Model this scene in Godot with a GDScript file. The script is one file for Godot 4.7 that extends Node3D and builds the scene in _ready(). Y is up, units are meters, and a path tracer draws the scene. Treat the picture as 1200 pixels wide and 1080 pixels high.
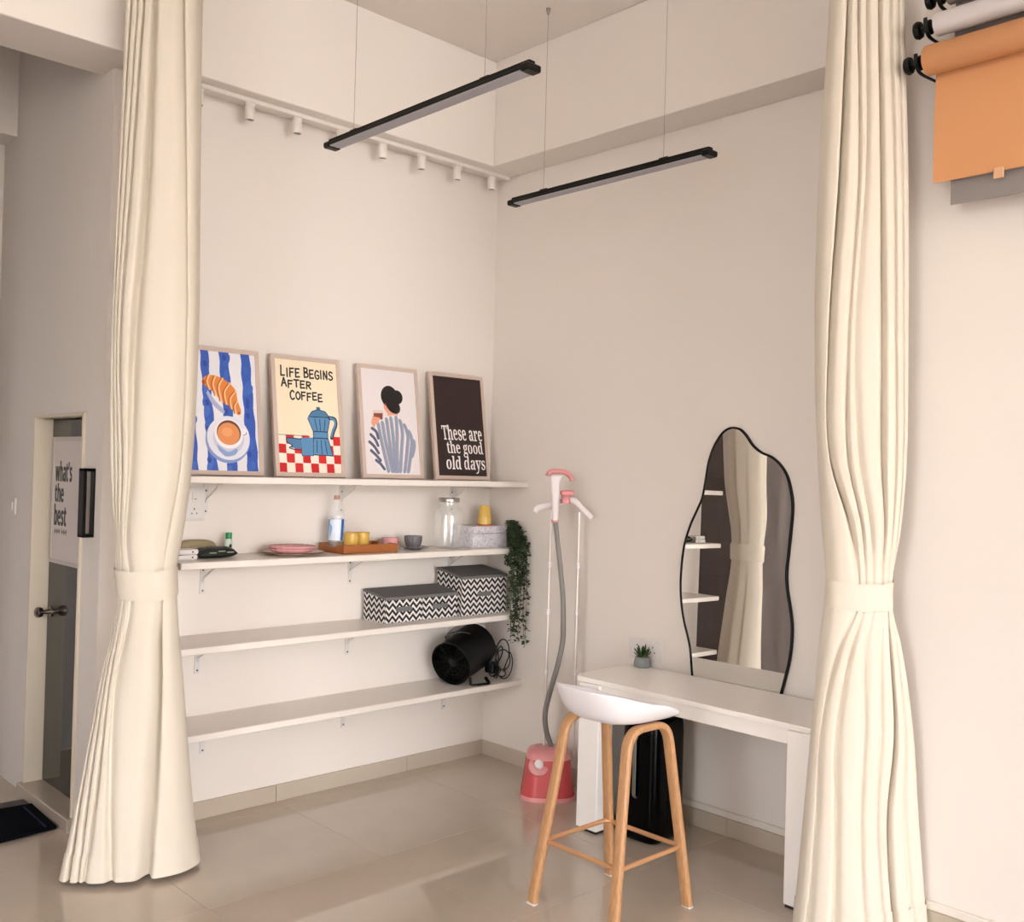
extends Node3D
# A small studio corner: wall shelves, posters, vanity desk, wavy mirror, stool, tied-back curtains.
# World: shelf wall is the plane z = 0 (x < 0), the desk wall is x = 0 (z > 0), floor y = 0, metres.

var mats := {}

# ---------------------------------------------------------------- materials
func col(r: float, g: float, b: float) -> Color:
	return Color(r, g, b)

func mat(key: String, c: Color, rough := 0.6, metal := 0.0, spec := 0.5) -> StandardMaterial3D:
	if mats.has(key):
		return mats[key]
	var m := StandardMaterial3D.new()
	m.resource_name = key
	m.albedo_color = c
	m.roughness = rough
	m.metallic = metal
	m.metallic_specular = spec
	mats[key] = m
	return m

func noise_tex(freq: float, seed_value: int, size := 256, lo := Color.BLACK, hi := Color.WHITE, octaves := 4) -> NoiseTexture2D:
	var n := FastNoiseLite.new()
	n.seed = seed_value
	n.frequency = freq
	n.fractal_octaves = octaves
	var t := NoiseTexture2D.new()
	t.width = size
	t.height = size
	t.seamless = true
	t.noise = n
	var g := Gradient.new()
	g.set_color(0, lo)
	g.set_color(1, hi)
	t.color_ramp = g
	return t

func with_relief(m: StandardMaterial3D, freq: float, scale: float, cm: float, seed_value := 3) -> StandardMaterial3D:
	m.heightmap_enabled = true
	m.heightmap_texture = noise_tex(freq, seed_value)
	m.heightmap_scale = cm
	m.uv1_triplanar = true
	m.uv1_scale = Vector3.ONE * scale
	return m

# ---------------------------------------------------------------- mesh helpers
func mb() -> SurfaceTool:
	var st := SurfaceTool.new()
	st.begin(Mesh.PRIMITIVE_TRIANGLES)
	st.set_smooth_group(-1)
	return st

func v3(st: SurfaceTool, p: Vector3, uv := Vector2.ZERO) -> void:
	st.set_uv(uv)
	st.add_vertex(p)

# corners counter-clockwise as seen from outside
func tri(st: SurfaceTool, a: Vector3, b: Vector3, c: Vector3) -> void:
	v3(st, a)
	v3(st, c)
	v3(st, b)

func quad(st: SurfaceTool, a: Vector3, b: Vector3, c: Vector3, d: Vector3) -> void:
	tri(st, a, b, c)
	tri(st, a, c, d)

func quad_uv(st: SurfaceTool, p: Array, uv: Array) -> void:
	for k in [0, 2, 1, 0, 3, 2]:
		v3(st, p[k], uv[k])

# a box with chamfered edges, centre c, full size s, optionally turned by xf
func box(st: SurfaceTool, c: Vector3, s: Vector3, bev := 0.002, xf := Transform3D()) -> void:
	var h := s / 2.0
	var b := minf(bev, minf(h.x, minf(h.y, h.z)) * 0.9)
	st.set_smooth_group(-1)
	var pt := func(sx: float, sy: float, sz: float, k: int) -> Vector3:
		var q := Vector3(sx * (h.x - (0.0 if k == 0 else b)), sy * (h.y - (0.0 if k == 1 else b)), sz * (h.z - (0.0 if k == 2 else b)))
		return xf * (c + q)
	for ax in 3:
		for sg: float in [-1.0, 1.0]:
			var a1 := (ax + 1) % 3
			var a2 := (ax + 2) % 3
			var ring := []
			for w: Array in [[-1.0, -1.0], [1.0, -1.0], [1.0, 1.0], [-1.0, 1.0]]:
				var s3 := [0.0, 0.0, 0.0]
				s3[ax] = sg
				s3[a1] = w[0]
				s3[a2] = w[1]
				ring.append(pt.call(s3[0], s3[1], s3[2], ax))
			if sg < 0.0:
				ring.reverse()
			quad(st, ring[0], ring[1], ring[2], ring[3])
	if b <= 0.0:
		return
	for ax in 3:            # edges that run along axis ax
		var a1 := (ax + 1) % 3
		var a2 := (ax + 2) % 3
		for s1: float in [-1.0, 1.0]:
			for s2: float in [-1.0, 1.0]:
				var e := []
				for w: float in [-1.0, 1.0]:
					var s3 := [0.0, 0.0, 0.0]
					s3[ax] = w
					s3[a1] = s1
					s3[a2] = s2
					e.append(pt.call(s3[0], s3[1], s3[2], a1))
					e.append(pt.call(s3[0], s3[1], s3[2], a2))
				if s1 * s2 < 0.0:
					quad(st, e[0], e[2], e[3], e[1])
				else:
					quad(st, e[0], e[1], e[3], e[2])
	for sx: float in [-1.0, 1.0]:
		for sy: float in [-1.0, 1.0]:
			for sz: float in [-1.0, 1.0]:
				var q := [pt.call(sx, sy, sz, 0), pt.call(sx, sy, sz, 1), pt.call(sx, sy, sz, 2)]
				if sx * sy * sz > 0.0:
					tri(st, q[0], q[1], q[2])
				else:
					tri(st, q[0], q[2], q[1])

# rings of equal count, each counter-clockwise as seen from the end the list runs to
func loft(st: SurfaceTool, rings: Array, cap0 := true, cap1 := true, closed := true, group := 1) -> void:
	var n: int = rings[0].size()
	st.set_smooth_group(group)
	for i in rings.size() - 1:
		var a: PackedVector3Array = rings[i]
		var b: PackedVector3Array = rings[i + 1]
		for j in (n if closed else n - 1):
			var k := (j + 1) % n
			quad(st, a[j], a[k], b[k], b[j])
	st.set_smooth_group(-1)
	for e in 2:
		if (e == 0 and not cap0) or (e == 1 and not cap1):
			continue
		var r: PackedVector3Array = rings[0] if e == 0 else rings[rings.size() - 1]
		var mid := Vector3.ZERO
		for p in r:
			mid += p / r.size()
		for j in n:
			if e == 0:
				tri(st, mid, r[(j + 1) % n], r[j])
			else:
				tri(st, mid, r[j], r[(j + 1) % n])

# profile of (radius, height) from bottom to top; smooth except at sharp bends
func lathe(st: SurfaceTool, prof: Array, seg := 32, xf := Transform3D(), squash := Vector2.ONE) -> void:
	var group := 1
	for i in prof.size() - 1:
		if i > 0:
			var d0: Vector2 = (prof[i] - prof[i - 1]).normalized()
			var d1: Vector2 = (prof[i + 1] - prof[i]).normalized()
			if d0.dot(d1) < 0.8:
				group += 1
		st.set_smooth_group(group)
		for j in seg:
			var q := []
			for w: Array in [[i, j], [i, j + 1], [i + 1, j + 1], [i + 1, j]]:
				var p: Vector2 = prof[w[0]]
				var a: float = TAU * float(w[1] % seg) / seg
				q.append(xf * Vector3(p.x * cos(a) * squash.x, p.y, -p.x * sin(a) * squash.y))
			if prof[i].x < 1e-6:
				tri(st, q[0], q[2], q[3])
			elif prof[i + 1].x < 1e-6:
				tri(st, q[0], q[1], q[2])
			else:
				quad(st, q[0], q[1], q[2], q[3])
	st.set_smooth_group(-1)

# a tube along a path; rx, ry half widths (ry along the path's up vector)
func tube(st: SurfaceTool, path: Array, rx: float, ry := -1.0, seg := 10, up := Vector3.ZERO, square := 1.0, closed := false, taper := 1.0) -> void:
	if ry < 0.0:
		ry = rx
	var rings := []
	var n := path.size()
	var u := up
	for i in n:
		var t: Vector3
		if closed:
			t = path[(i + 1) % n] - path[(i + n - 1) % n]
		else:
			t = path[mini(i + 1, n - 1)] - path[maxi(i - 1, 0)]
		t = t.normalized()
		if u == Vector3.ZERO:
			u = Vector3.UP if absf(t.y) < 0.9 else Vector3.RIGHT
		var base := up if up != Vector3.ZERO else u
		var side := t.cross(base).normalized()
		u = side.cross(t).normalized()
		var ring := PackedVector3Array()
		var k := lerpf(1.0, taper, float(i) / maxf(n - 1, 1))
		for j in seg:
			var a := TAU * j / seg
			var cx := signf(cos(a)) * pow(absf(cos(a)), square)
			var sy := signf(sin(a)) * pow(absf(sin(a)), square)
			ring.append(path[i] + side * cx * rx * k - u * sy * ry * k)
		rings.append(ring)
	if closed:
		rings.append(rings[0])
	loft(st, rings, not closed, not closed)

func smooth_path(pts: Array, steps := 8) -> Array:
	var out := []
	for i in pts.size() - 1:
		var a: Vector3 = pts[maxi(i - 1, 0)]
		var b: Vector3 = pts[i]
		var c: Vector3 = pts[i + 1]
		var d: Vector3 = pts[mini(i + 2, pts.size() - 1)]
		for s in steps:
			out.append(b.cubic_interpolate(c, a, d, float(s) / steps))
	out.append(pts[pts.size() - 1])
	return out

# rounds the corners of a polyline
func rounded_path(pts: Array, r: float, steps := 6) -> Array:
	var out := [pts[0]]
	for i in range(1, pts.size() - 1):
		var p: Vector3 = pts[i]
		var a: Vector3 = p + (pts[i - 1] - p).normalized() * r
		var b: Vector3 = p + (pts[i + 1] - p).normalized() * r
		for s in steps + 1:
			var t := float(s) / steps
			out.append(a.lerp(p, t).lerp(p.lerp(b, t), t))
	out.append(pts[pts.size() - 1])
	return out

func area2(poly: PackedVector2Array) -> float:
	var a := 0.0
	for i in poly.size():
		a += poly[i].cross(poly[(i + 1) % poly.size()])
	return a / 2.0

# a flat outline in the xy plane given thickness along z (z0 to z1)
func slab(st: SurfaceTool, outline: PackedVector2Array, z0: float, z1: float, xf := Transform3D(), smooth_sides := false) -> void:
	var poly := outline.duplicate()
	if area2(poly) < 0.0:
		poly.reverse()
	var tris := Geometry2D.triangulate_polygon(poly)
	st.set_smooth_group(-1)
	for i in range(0, tris.size(), 3):
		var p := [poly[tris[i]], poly[tris[i + 1]], poly[tris[i + 2]]]
		if (p[1] - p[0]).cross(p[2] - p[0]) < 0.0:
			p.reverse()
		var q := []
		for w: Vector2 in p:
			q.append(w)
		tri(st, xf * Vector3(q[0].x, q[0].y, z1), xf * Vector3(q[1].x, q[1].y, z1), xf * Vector3(q[2].x, q[2].y, z1))
		tri(st, xf * Vector3(q[0].x, q[0].y, z0), xf * Vector3(q[2].x, q[2].y, z0), xf * Vector3(q[1].x, q[1].y, z0))
	st.set_smooth_group(7 if smooth_sides else -1)
	for i in poly.size():
		var a := poly[i]
		var b := poly[(i + 1) % poly.size()]
		quad(st, xf * Vector3(a.x, a.y, z0), xf * Vector3(b.x, b.y, z0), xf * Vector3(b.x, b.y, z1), xf * Vector3(a.x, a.y, z1))
	st.set_smooth_group(-1)

func rounded_rect(w: float, h: float, r: float, steps := 6, centre := Vector2.ZERO) -> PackedVector2Array:
	var out := PackedVector2Array()
	for k in 4:
		var c := Vector2((w / 2 - r) * (1 if k in [0, 3] else -1), (h / 2 - r) * (1 if k in [0, 1] else -1))
		for s in steps + 1:
			var a := PI / 2 * (k + float(s) / steps)
			out.append(centre + c + Vector2(cos(a), sin(a)) * r)
	return out

func ring3(poly: PackedVector2Array, y: float, scale := Vector2.ONE, shift := Vector3.ZERO) -> PackedVector3Array:
	var out := PackedVector3Array()
	for p in poly:       # counter-clockwise from above
		out.append(Vector3(p.x * scale.x, y, -p.y * scale.y) + shift)
	return out

# ---------------------------------------------------------------- objects
func tag(o: Node, label := "", category := "", group := "", kind := "") -> void:
	for pair: Array in [["label", label], ["category", category], ["group", group], ["kind", kind]]:
		if pair[1] != "":
			o.set_meta(pair[0], pair[1])

func numbered(called: String, parent: Node) -> String:
	if not parent.has_node(NodePath(called)):
		return called
	var k := 1
	while parent.has_node(NodePath("%s_%03d" % [called, k])):
		k += 1
	return "%s_%03d" % [called, k]

func build(st: SurfaceTool, called: String, m: Material, parent: Node = null) -> MeshInstance3D:
	st.generate_normals()
	var o := MeshInstance3D.new()
	o.mesh = st.commit()
	o.mesh.surface_set_material(0, m)
	var under: Node = parent if parent else self
	o.name = numbered(called, under)
	under.add_child(o, true)
	return o

func thing(called: String, at: Vector3, label: String, category: String, group := "", turn := 0.0) -> Node3D:
	var o := Node3D.new()
	o.name = numbered(called, self)
	add_child(o, true)
	o.position = at
	o.rotation.y = turn
	tag(o, label, category, group)
	return o

func struct(st: SurfaceTool, called: String, m: Material) -> MeshInstance3D:
	var o := build(st, called, m)
	o.set_meta("kind", "structure")
	return o

func solid(called: String, lo: Vector3, hi: Vector3, m: Material, bev := 0.0) -> MeshInstance3D:
	var st := mb()
	box(st, (lo + hi) / 2, hi - lo, bev)
	return struct(st, called, m)

func piece(called: String, parent: Node, m: Material, lo: Vector3, hi: Vector3, bev := 0.002) -> MeshInstance3D:
	var st := mb()
	box(st, (lo + hi) / 2, hi - lo, bev)
	return build(st, called, m, parent)

# ---------------------------------------------------------------- printed pictures
func fill_poly(im: Image, pts: Array, c: Color) -> void:
	var w := im.get_width()
	var h := im.get_height()
	var lo := 1e9
	var hi := -1e9
	for p: Vector2 in pts:
		lo = minf(lo, p.y * h)
		hi = maxf(hi, p.y * h)
	for y in range(maxi(0, int(lo)), mini(h, int(hi) + 1)):
		var xs := []
		var yy := y + 0.5
		for i in pts.size():
			var a: Vector2 = pts[i]
			var b: Vector2 = pts[(i + 1) % pts.size()]
			var ay := a.y * h
			var by := b.y * h
			if (ay <= yy) != (by <= yy):
				xs.append((a.x + (b.x - a.x) * (yy - ay) / (by - ay)) * w)
		xs.sort()
		for i in range(0, xs.size() - 1, 2):
			var x0 := clampi(roundi(xs[i]), 0, w)
			var x1 := clampi(roundi(xs[i + 1]), 0, w)
			if x1 > x0:
				im.fill_rect(Rect2i(x0, y, x1 - x0, 1), c)

func blob(c: Vector2, rx: float, ry: float, turn := 0.0, from := 0.0, to := TAU) -> Array:
	var out := []
	for i in 33:
		var a := lerpf(from, to, i / 32.0)
		var p := Vector2(cos(a) * rx, sin(a) * ry).rotated(turn)
		out.append(c + p)
	return out

# thick line through points in picture units (u right, v down); aspect = height / width of the picture
func stroke(im: Image, pts: Array, width: float, c: Color) -> void:
	var asp := float(im.get_height()) / im.get_width()
	for i in pts.size():
		fill_poly(im, blob(pts[i], width / 2, width / 2 / asp), c)
		if i + 1 < pts.size():
			var a: Vector2 = pts[i] * Vector2(1, asp)
			var b: Vector2 = pts[i + 1] * Vector2(1, asp)
			var n: Vector2 = (b - a).normalized().orthogonal() * width / 2
			var q := []
			for p: Vector2 in [a + n, b + n, b - n, a - n]:
				q.append(p / Vector2(1, asp))
			fill_poly(im, q, c)

func curve(pts: Array, steps := 6) -> Array:
	var out := []
	for i in pts.size() - 1:
		for s in steps:
			out.append((pts[i] as Vector2).cubic_interpolate(pts[i + 1], pts[maxi(i - 1, 0)], pts[mini(i + 2, pts.size() - 1)], float(s) / steps))
	out.append(pts[pts.size() - 1])
	return out

# type set into the picture: fills the box from (u0, v0) to (u1, v1)
func type(im: Image, text: String, face: String, weight: int, u0: float, v0: float, u1: float, v1: float, c: Color, lean := 0.0) -> void:
	var f := SystemFont.new()
	f.font_names = PackedStringArray([face])
	f.font_weight = weight
	var tm := TextMesh.new()
	tm.text = text
	tm.font = f
	tm.font_size = 48
	tm.pixel_size = 0.01
	tm.depth = 0.0
	tm.curve_step = 1.0
	var arr := tm.surface_get_arrays(0)
	var vs: PackedVector3Array = arr[Mesh.ARRAY_VERTEX]
	var ix: PackedInt32Array = arr[Mesh.ARRAY_INDEX] if arr[Mesh.ARRAY_INDEX] != null else PackedInt32Array(range(vs.size()))
	var lo := Vector2(1e9, 1e9)
	var hi := Vector2(-1e9, -1e9)
	for p in vs:
		lo = lo.min(Vector2(p.x, p.y))
		hi = hi.max(Vector2(p.x, p.y))
	for i in range(0, ix.size(), 3):
		var t := []
		for k in 3:
			var p := vs[ix[i + k]]
			var fy := (hi.y - p.y) / (hi.y - lo.y)
			t.append(Vector2(lerpf(u0, u1, (p.x - lo.x) / (hi.x - lo.x)) + lean * (0.5 - fy), lerpf(v0, v1, fy)))
		fill_poly(im, t, c)

func print_mat(im: Image, rough := 0.45) -> StandardMaterial3D:
	var m := StandardMaterial3D.new()
	m.albedo_texture = ImageTexture.create_from_image(im)
	m.roughness = rough
	return m

func sheet(w: int, h: int, c: Color) -> Image:
	var im := Image.create(w, h, false, Image.FORMAT_RGB8)
	im.fill(c)
	return im

# ---------------------------------------------------------------- the scene
const EYE := Vector3(-3.91823, 1.65, 4.33572)
const YAW := 0.756608
const PITCH := 0.009955
const ROLL := 0.027722
var RIGHT := Vector3(cos(YAW), 0, sin(YAW))            # level, towards the picture's right
var TOWARDS := Vector3(-sin(YAW), 0, cos(YAW))         # level, towards the viewer

func _ready() -> void:
	# camera
	var cam := Camera3D.new()
	cam.name = "camera"
	var fw := Vector3(sin(YAW) * cos(PITCH), sin(PITCH), -cos(YAW) * cos(PITCH))
	var u0 := RIGHT.cross(fw)
	var r := RIGHT * cos(ROLL) + u0 * sin(ROLL)
	cam.transform = Transform3D(Basis(r, r.cross(fw), -fw), EYE)
	cam.fov = rad_to_deg(2.0 * atan(540.0 / 1169.33))
	cam.near = 0.05
	cam.far = 100.0
	add_child(cam)
	cam.current = true
	# daylight: an even bright sky that comes in through the open shop front behind the viewer
	var env := Environment.new()
	env.background_mode = Environment.BG_SKY
	var sky := Sky.new()
	var sm := ProceduralSkyMaterial.new()
	sm.sky_top_color = col(0.93, 0.955, 1.0)
	sm.sky_horizon_color = col(1.0, 0.985, 0.965)
	sm.ground_horizon_color = col(0.8, 0.78, 0.75)
	sm.ground_bottom_color = col(0.6, 0.58, 0.55)
	sky.sky_material = sm
	env.sky = sky
	# the sun stands beyond the desk wall: it lights the pavement outside and does not reach into the room
	var sun := DirectionalLight3D.new()
	sun.name = "sun"
	sun.light_energy = 0.35
	sun.light_color = col(1.0, 0.97, 0.93)
	sun.light_angular_distance = 0.6
	sun.sky_mode = DirectionalLight3D.SKY_MODE_LIGHT_ONLY
	sun.shadow_enabled = true
	add_child(sun)
	sun.look_at_from_position(Vector3(6, 9, -0.6), Vector3.ZERO)
	env.background_energy_multiplier = 1.0
	env.tonemap_mode = Environment.TONE_MAPPER_LINEAR
	env.tonemap_exposure = 13.2
	env.sdfgi_enabled = true
	env.ssao_enabled = true
	env.ssil_enabled = true
	var we := WorldEnvironment.new()
	we.name = "daylight"
	we.environment = env
	add_child(we)

	room()
	hallway()
	curtains()
	shelves()
	posters()
	shelf_goods()
	storage_boxes()
	fan()
	trailing_plant()
	desk_and_mirror()
	steamer()
	stool()
	suitcase()
	pendant_lamps()
	track_lamps()
	backdrops()
	small_fittings()

func paint() -> StandardMaterial3D:
	return with_relief(mat("wall paint", col(0.908, 0.876, 0.846), 0.75, 0.0, 0.3), 0.03, 0.8, 0.05) if not mats.has("wall paint") else mats["wall paint"]

# ---------------------------------------------------------------- room shell
const CEIL := 3.93
const BEAM := 3.345

func room() -> void:
	var p := paint()
	var base := mat("floor bed", col(0.55, 0.52, 0.48), 0.8)
	var fl := solid("floor", Vector3(-7.2, -0.3, -1.7), Vector3(0.2, -0.012, 11.8), base)
	# polished porcelain tiles, 0.8 m, with thin joints
	var tone := [col(0.765, 0.708, 0.645), col(0.757, 0.70, 0.638), col(0.772, 0.714, 0.65)]
	var rng := RandomNumberGenerator.new()
	rng.seed = 11
	var tile_mats := []
	for k in 3:
		var m := mat("polished tile %d" % k, tone[k], 0.012, 0.0, 0.75)
		m.uv1_triplanar = true
		m.uv1_world_triplanar = true
		m.uv1_scale = Vector3.ONE * 0.9
		m.albedo_texture = noise_tex(0.012, 20 + k, 256, col(0.975, 0.975, 0.975), col(1, 1, 1))
		tile_mats.append(m)
	for ix in range(-8, 1):
		for iz in range(-3, 14):
			var x0 := -0.56 + ix * 0.8
			var z0 := 0.9 + iz * 0.8 - 0.0
			var lo := Vector3(maxf(x0, -7.0), -0.012, maxf(z0, -1.5))
			var hi := Vector3(minf(x0 + 0.8, 0.0), 0.0, minf(z0 + 0.8, 11.6))
			if x0 > -2.3 and z0 < -0.1:
				if z0 + 0.8 < 0.05 or z0 < -0.8:
					continue
				lo.z = 0.0
			if x0 < -2.3 and x0 + 0.8 > -2.25 and z0 < -0.1:
				hi.x = -2.25
			if hi.x - lo.x < 0.05 or hi.z - lo.z < 0.05:
				continue
			piece("tile", fl, tile_mats[rng.randi() % 3], lo + Vector3(0.0007, 0, 0.0007), hi - Vector3(0.0007, 0, 0.0007), 0.0008)
	solid("wall_back", Vector3(-2.25, -0.01, -0.205), Vector3(0.2, 4.0, 0.0), p)
	solid("wall_right", Vector3(0.0, -0.01, 0.0), Vector3(0.2, 4.0, 11.8), p)
	# the side wall behind the viewer has a row of tall windows too
	solid("wall_left", Vector3(-7.2, -0.01, -1.7), Vector3(-7.0, 4.0, 3.2), p)
	solid("wall_left_pier", Vector3(-7.2, -0.01, 4.8), Vector3(-7.0, 4.0, 11.8), p)
	solid("wall_left_sill", Vector3(-7.2, -0.01, 3.2), Vector3(-7.0, 0.5, 4.8), p)
	solid("wall_left_lintel", Vector3(-7.2, 3.5, 3.2), Vector3(-7.0, 4.0, 4.8), p)
	solid("ground_yard", Vector3(-40, -0.25, -30), Vector3(-7.2, -0.05, 11.8), mat("pavement", col(0.72, 0.70, 0.67), 0.9))
	# the shop front: glass doors stand open, only its piers and lintel remain
	solid("wall_front_pier", Vector3(-7.0, -0.01, 11.6), Vector3(-6.0, 4.0, 11.8), p)
	solid("wall_front_corner", Vector3(-0.25, -0.01, 11.6), Vector3(0.0, 4.0, 11.8), p)
	solid("wall_front_lintel", Vector3(-6.0, 3.75, 11.6), Vector3(-0.25, 4.0, 11.8), p)
	solid("ground", Vector3(-40, -0.25, 11.8), Vector3(40, -0.05, 60), mat("pavement", col(0.72, 0.70, 0.67), 0.9))
	solid("ceiling", Vector3(-7.2, CEIL, -1.7), Vector3(0.2, 4.2, 11.8), mat("ceiling paint", col(0.90, 0.865, 0.835), 0.8, 0.0, 0.3))
	# concrete beams under the ceiling, plastered like the walls
	solid("trim_1", Vector3(-7.0, BEAM, -0.13), Vector3(0.0, CEIL, 0.197), p, 0.004)
	solid("trim_2", Vector3(-0.215, BEAM, 0.197), Vector3(0.0, CEIL, 2.5), p, 0.004)
	solid("trim_3", Vector3(-0.235, 0.0, 2.5), Vector3(0.0, CEIL, 11.6), p, 0.004)
	solid("trim_4", Vector3(-7.0, BEAM - 0.01, -1.5), Vector3(-2.25, CEIL, -1.285), p, 0.004)
	# tiled skirting, one tile high
	var sk := with_relief(mat("skirting tile", col(0.74, 0.69, 0.625), 0.3), 0.03, 1.5, 0.03)
	var bb := struct(skirting_bed(Vector3(-2.2, 0, 0), Vector3(0, 0, 0.004)), "baseboard_back", mat("skirting joint", col(0.5, 0.46, 0.42), 0.8))
	for k in 3:
		piece("skirting_tile", bb, sk, Vector3(maxf(-0.56 - 0.8 * k, -2.2), 0, 0), Vector3(0.24 - 0.8 * k if k > 0 else -0.011, 0.082, 0.011) - Vector3(0.0015, 0, 0), 0.0015)
	var br := struct(skirting_bed(Vector3(-0.004, 0, 0), Vector3(0, 0, 2.5)), "baseboard_right", mats["skirting joint"])
	for k in 4:
		piece("skirting_tile", br, sk, Vector3(-0.011, 0, 0.1 + 0.8 * k - (0.1 if k == 0 else 0.0)), Vector3(0, 0.082, minf(0.9 + 0.8 * k, 2.5)) - Vector3(0, 0, 0.0015), 0.0015)
	var bc := struct(skirting_bed(Vector3(-0.239, 0, 2.5), Vector3(-0.235, 0, 6.6)), "baseboard_column", mats["skirting joint"])
	for k in 5:
		piece("skirting_tile", bc, sk, Vector3(-0.246, 0, 2.5 + 0.8 * k), Vector3(-0.235, 0.082, 3.2985 + 0.8 * k), 0.0015)
	# white cable duct that runs along the top of the skirting
	var duct := mat("white plastic duct", col(0.90, 0.87, 0.83), 0.4)
	var st := mb()
	box(st, Vector3(-0.009, 0.101, 1.65), Vector3(0.018, 0.03, 1.6), 0.002)
	box(st, Vector3(-0.0195, 0.101, 1.65), Vector3(0.003, 0.022, 1.6), 0.001)
	struct(st, "trim_5", duct)
	st = mb()
	box(st, Vector3(-0.244, 0.101, 4.5), Vector3(0.018, 0.03, 4.0), 0.002)
	box(st, Vector3(-0.2545, 0.101, 4.5), Vector3(0.003, 0.022, 4.0), 0.001)
	struct(st, "trim_6", duct)

func skirting_bed(lo: Vector3, hi: Vector3) -> SurfaceTool:
	var st := mb()
	box(st, (lo + hi) / 2 + Vector3(0, 0.039, 0), Vector3(maxf(hi.x - lo.x, 0.004), 0.078, maxf(hi.z - lo.z, 0.004)), 0.0)
	return st

# ---------------------------------------------------------------- hallway behind the left curtain
func hallway() -> void:
	var p := paint()
	var x0 := -2.25
	# the wall with the door, built round the opening z -0.86 .. -0.205, y 0.055 .. 1.86
	solid("wall_hall_far", Vector3(x0, -0.01, -1.7), Vector3(-2.05, 4.0, -0.86), p)
	solid("wall_hall_over", Vector3(x0, 1.86, -0.86), Vector3(-2.05, 4.0, -0.206), p)
	solid("wall_end", Vector3(-7.0, -0.01, -1.7), Vector3(x0, 4.0, -1.5), p)
	solid("wall_hall_left", Vector3(-3.85, -0.01, -1.5), Vector3(-3.65, 4.0, 0.15), p)
	solid("wall_behind_door", Vector3(-2.06, -0.01, -0.9), Vector3(-2.03, 2.0, -0.2), mat("dark room beyond", col(0.16, 0.15, 0.13), 0.9))
	# door: pale aluminium frame, dark glass leaf
	var frame_m := mat("pale door frame", col(0.87, 0.82, 0.74), 0.5)
	var st := mb()
	box(st, Vector3(-2.216, 0.95, -0.851), Vector3(0.09, 1.82, 0.018), 0.003)
	box(st, Vector3(-2.216, 0.95, -0.214), Vector3(0.09, 1.82, 0.018), 0.003)
	box(st, Vector3(-2.216, 1.852, -0.5325), Vector3(0.09, 0.016, 0.655), 0.003)
	var door := struct(st, "door_1", frame_m)
	st = mb()
	box(st, Vector3(-2.225, 0.02, -0.53), Vector3(0.12, 0.075, 0.69), 0.004)
	build(st, "sill", mats["polished tile 0"], door)
	st = mb()
	box(st, Vector3(-2.168, 0.95, -0.5325), Vector3(0.012, 1.78, 0.615), 0.001)
	build(st, "glass_leaf", mat("dark door glass", col(0.115, 0.12, 0.10), 0.06), door)
	st = mb()
	var along := Transform3D(Basis(Vector3(0, 1, 0), Vector3(-1, 0, 0), Vector3(0, 0, 1)), Vector3(-2.174, 0.895, -0.79))
	lathe(st, [Vector2(0, 0), Vector2(0.026, 0), Vector2(0.026, 0.005), Vector2(0.011, 0.008), Vector2(0.010, 0.035), Vector2(0.022, 0.042), Vector2(0.027, 0.055), Vector2(0.025, 0.068), Vector2(0.014, 0.076), Vector2(0, 0.078)], 24, along)
	build(st, "knob", mat("steel knob", col(0.60, 0.57, 0.53), 0.25, 1.0), door)
	# framed print on the glass
	var t := thing("framed_print", Vector3(-2.176, 1.14, -0.592), "pale framed print lettered what's the best, hung on the dark glass door", "poster", "", PI / -2)
	# local x runs towards +z (turned), y up, local z towards the viewer's side (-x)
	var im := sheet(260, 380, col(0.86, 0.82, 0.80))
	for k in 3:
		var e := -0.007 + 0.007 * k
		type(im, "what's", "Droid Sans", 700, 0.06 + e, 0.165, 0.64 + e, 0.34, col(0.07, 0.06, 0.06))
		type(im, "the", "Droid Sans", 700, 0.06 + e, 0.355, 0.37 + e, 0.515, col(0.07, 0.06, 0.06))
		type(im, "best", "Droid Sans", 700, 0.06 + e, 0.535, 0.48 + e, 0.715, col(0.07, 0.06, 0.06))
	for k in 2:
		var s := []
		for i in 24:
			s.append(Vector2(0.08 + 0.24 * k + i * 0.0085, 0.765 + 0.028 * sin(i * 1.9 + k) * (0.6 + 0.4 * sin(i * 0.7))))
		stroke(im, curve(s, 3), 0.011, col(0.36, 0.32, 0.31))
	framed(t, 0.42, 0.615, im, 0.022, 0.012, mat("pale print frame", col(0.80, 0.76, 0.74), 0.5))
	# black bracket on the wall by the door
	var bl := mat("black metal", col(0.016, 0.015, 0.015), 0.45, 0.0, 0.35)
	t = thing("wall_bracket", Vector3(-2.25, 1.31, -0.10), "tall black rectangular bracket fixed to the hallway wall beside the glass door", "wall bracket")
	piece("back_plate", t, bl, Vector3(-0.006, 0.0, -0.012), Vector3(0.0, 0.30, 0.03), 0.001)
	piece("front_panel", t, bl, Vector3(-0.05, 0.0, -0.03), Vector3(-0.036, 0.30, 0.03), 0.002)
	for y: float in [0.0, 0.286]:
		piece("arm", t, bl, Vector3(-0.05, y, -0.03), Vector3(0.0, y + 0.014, 0.03), 0.002)
	# light switch further down
	t = thing("light_switch", Vector3(-2.25, 1.40, -1.155), "small white light switch on the hallway wall left of the door", "switch")
	piece("plate", t, mat("white switch plastic", col(0.88, 0.86, 0.83), 0.35), Vector3(-0.009, -0.043, -0.043), Vector3(0, 0.043, 0.043), 0.003)
	piece("rocker", t, mats["white switch plastic"], Vector3(-0.014, -0.022, -0.013), Vector3(-0.008, 0.022, 0.013), 0.003)
	# door mat with the grey strip at its far end
	t = thing("door_mat", Vector3(-2.50, 0.0, -0.44), "dark navy door mat with a thin blue border line, lying before the glass door", "mat")
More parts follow.
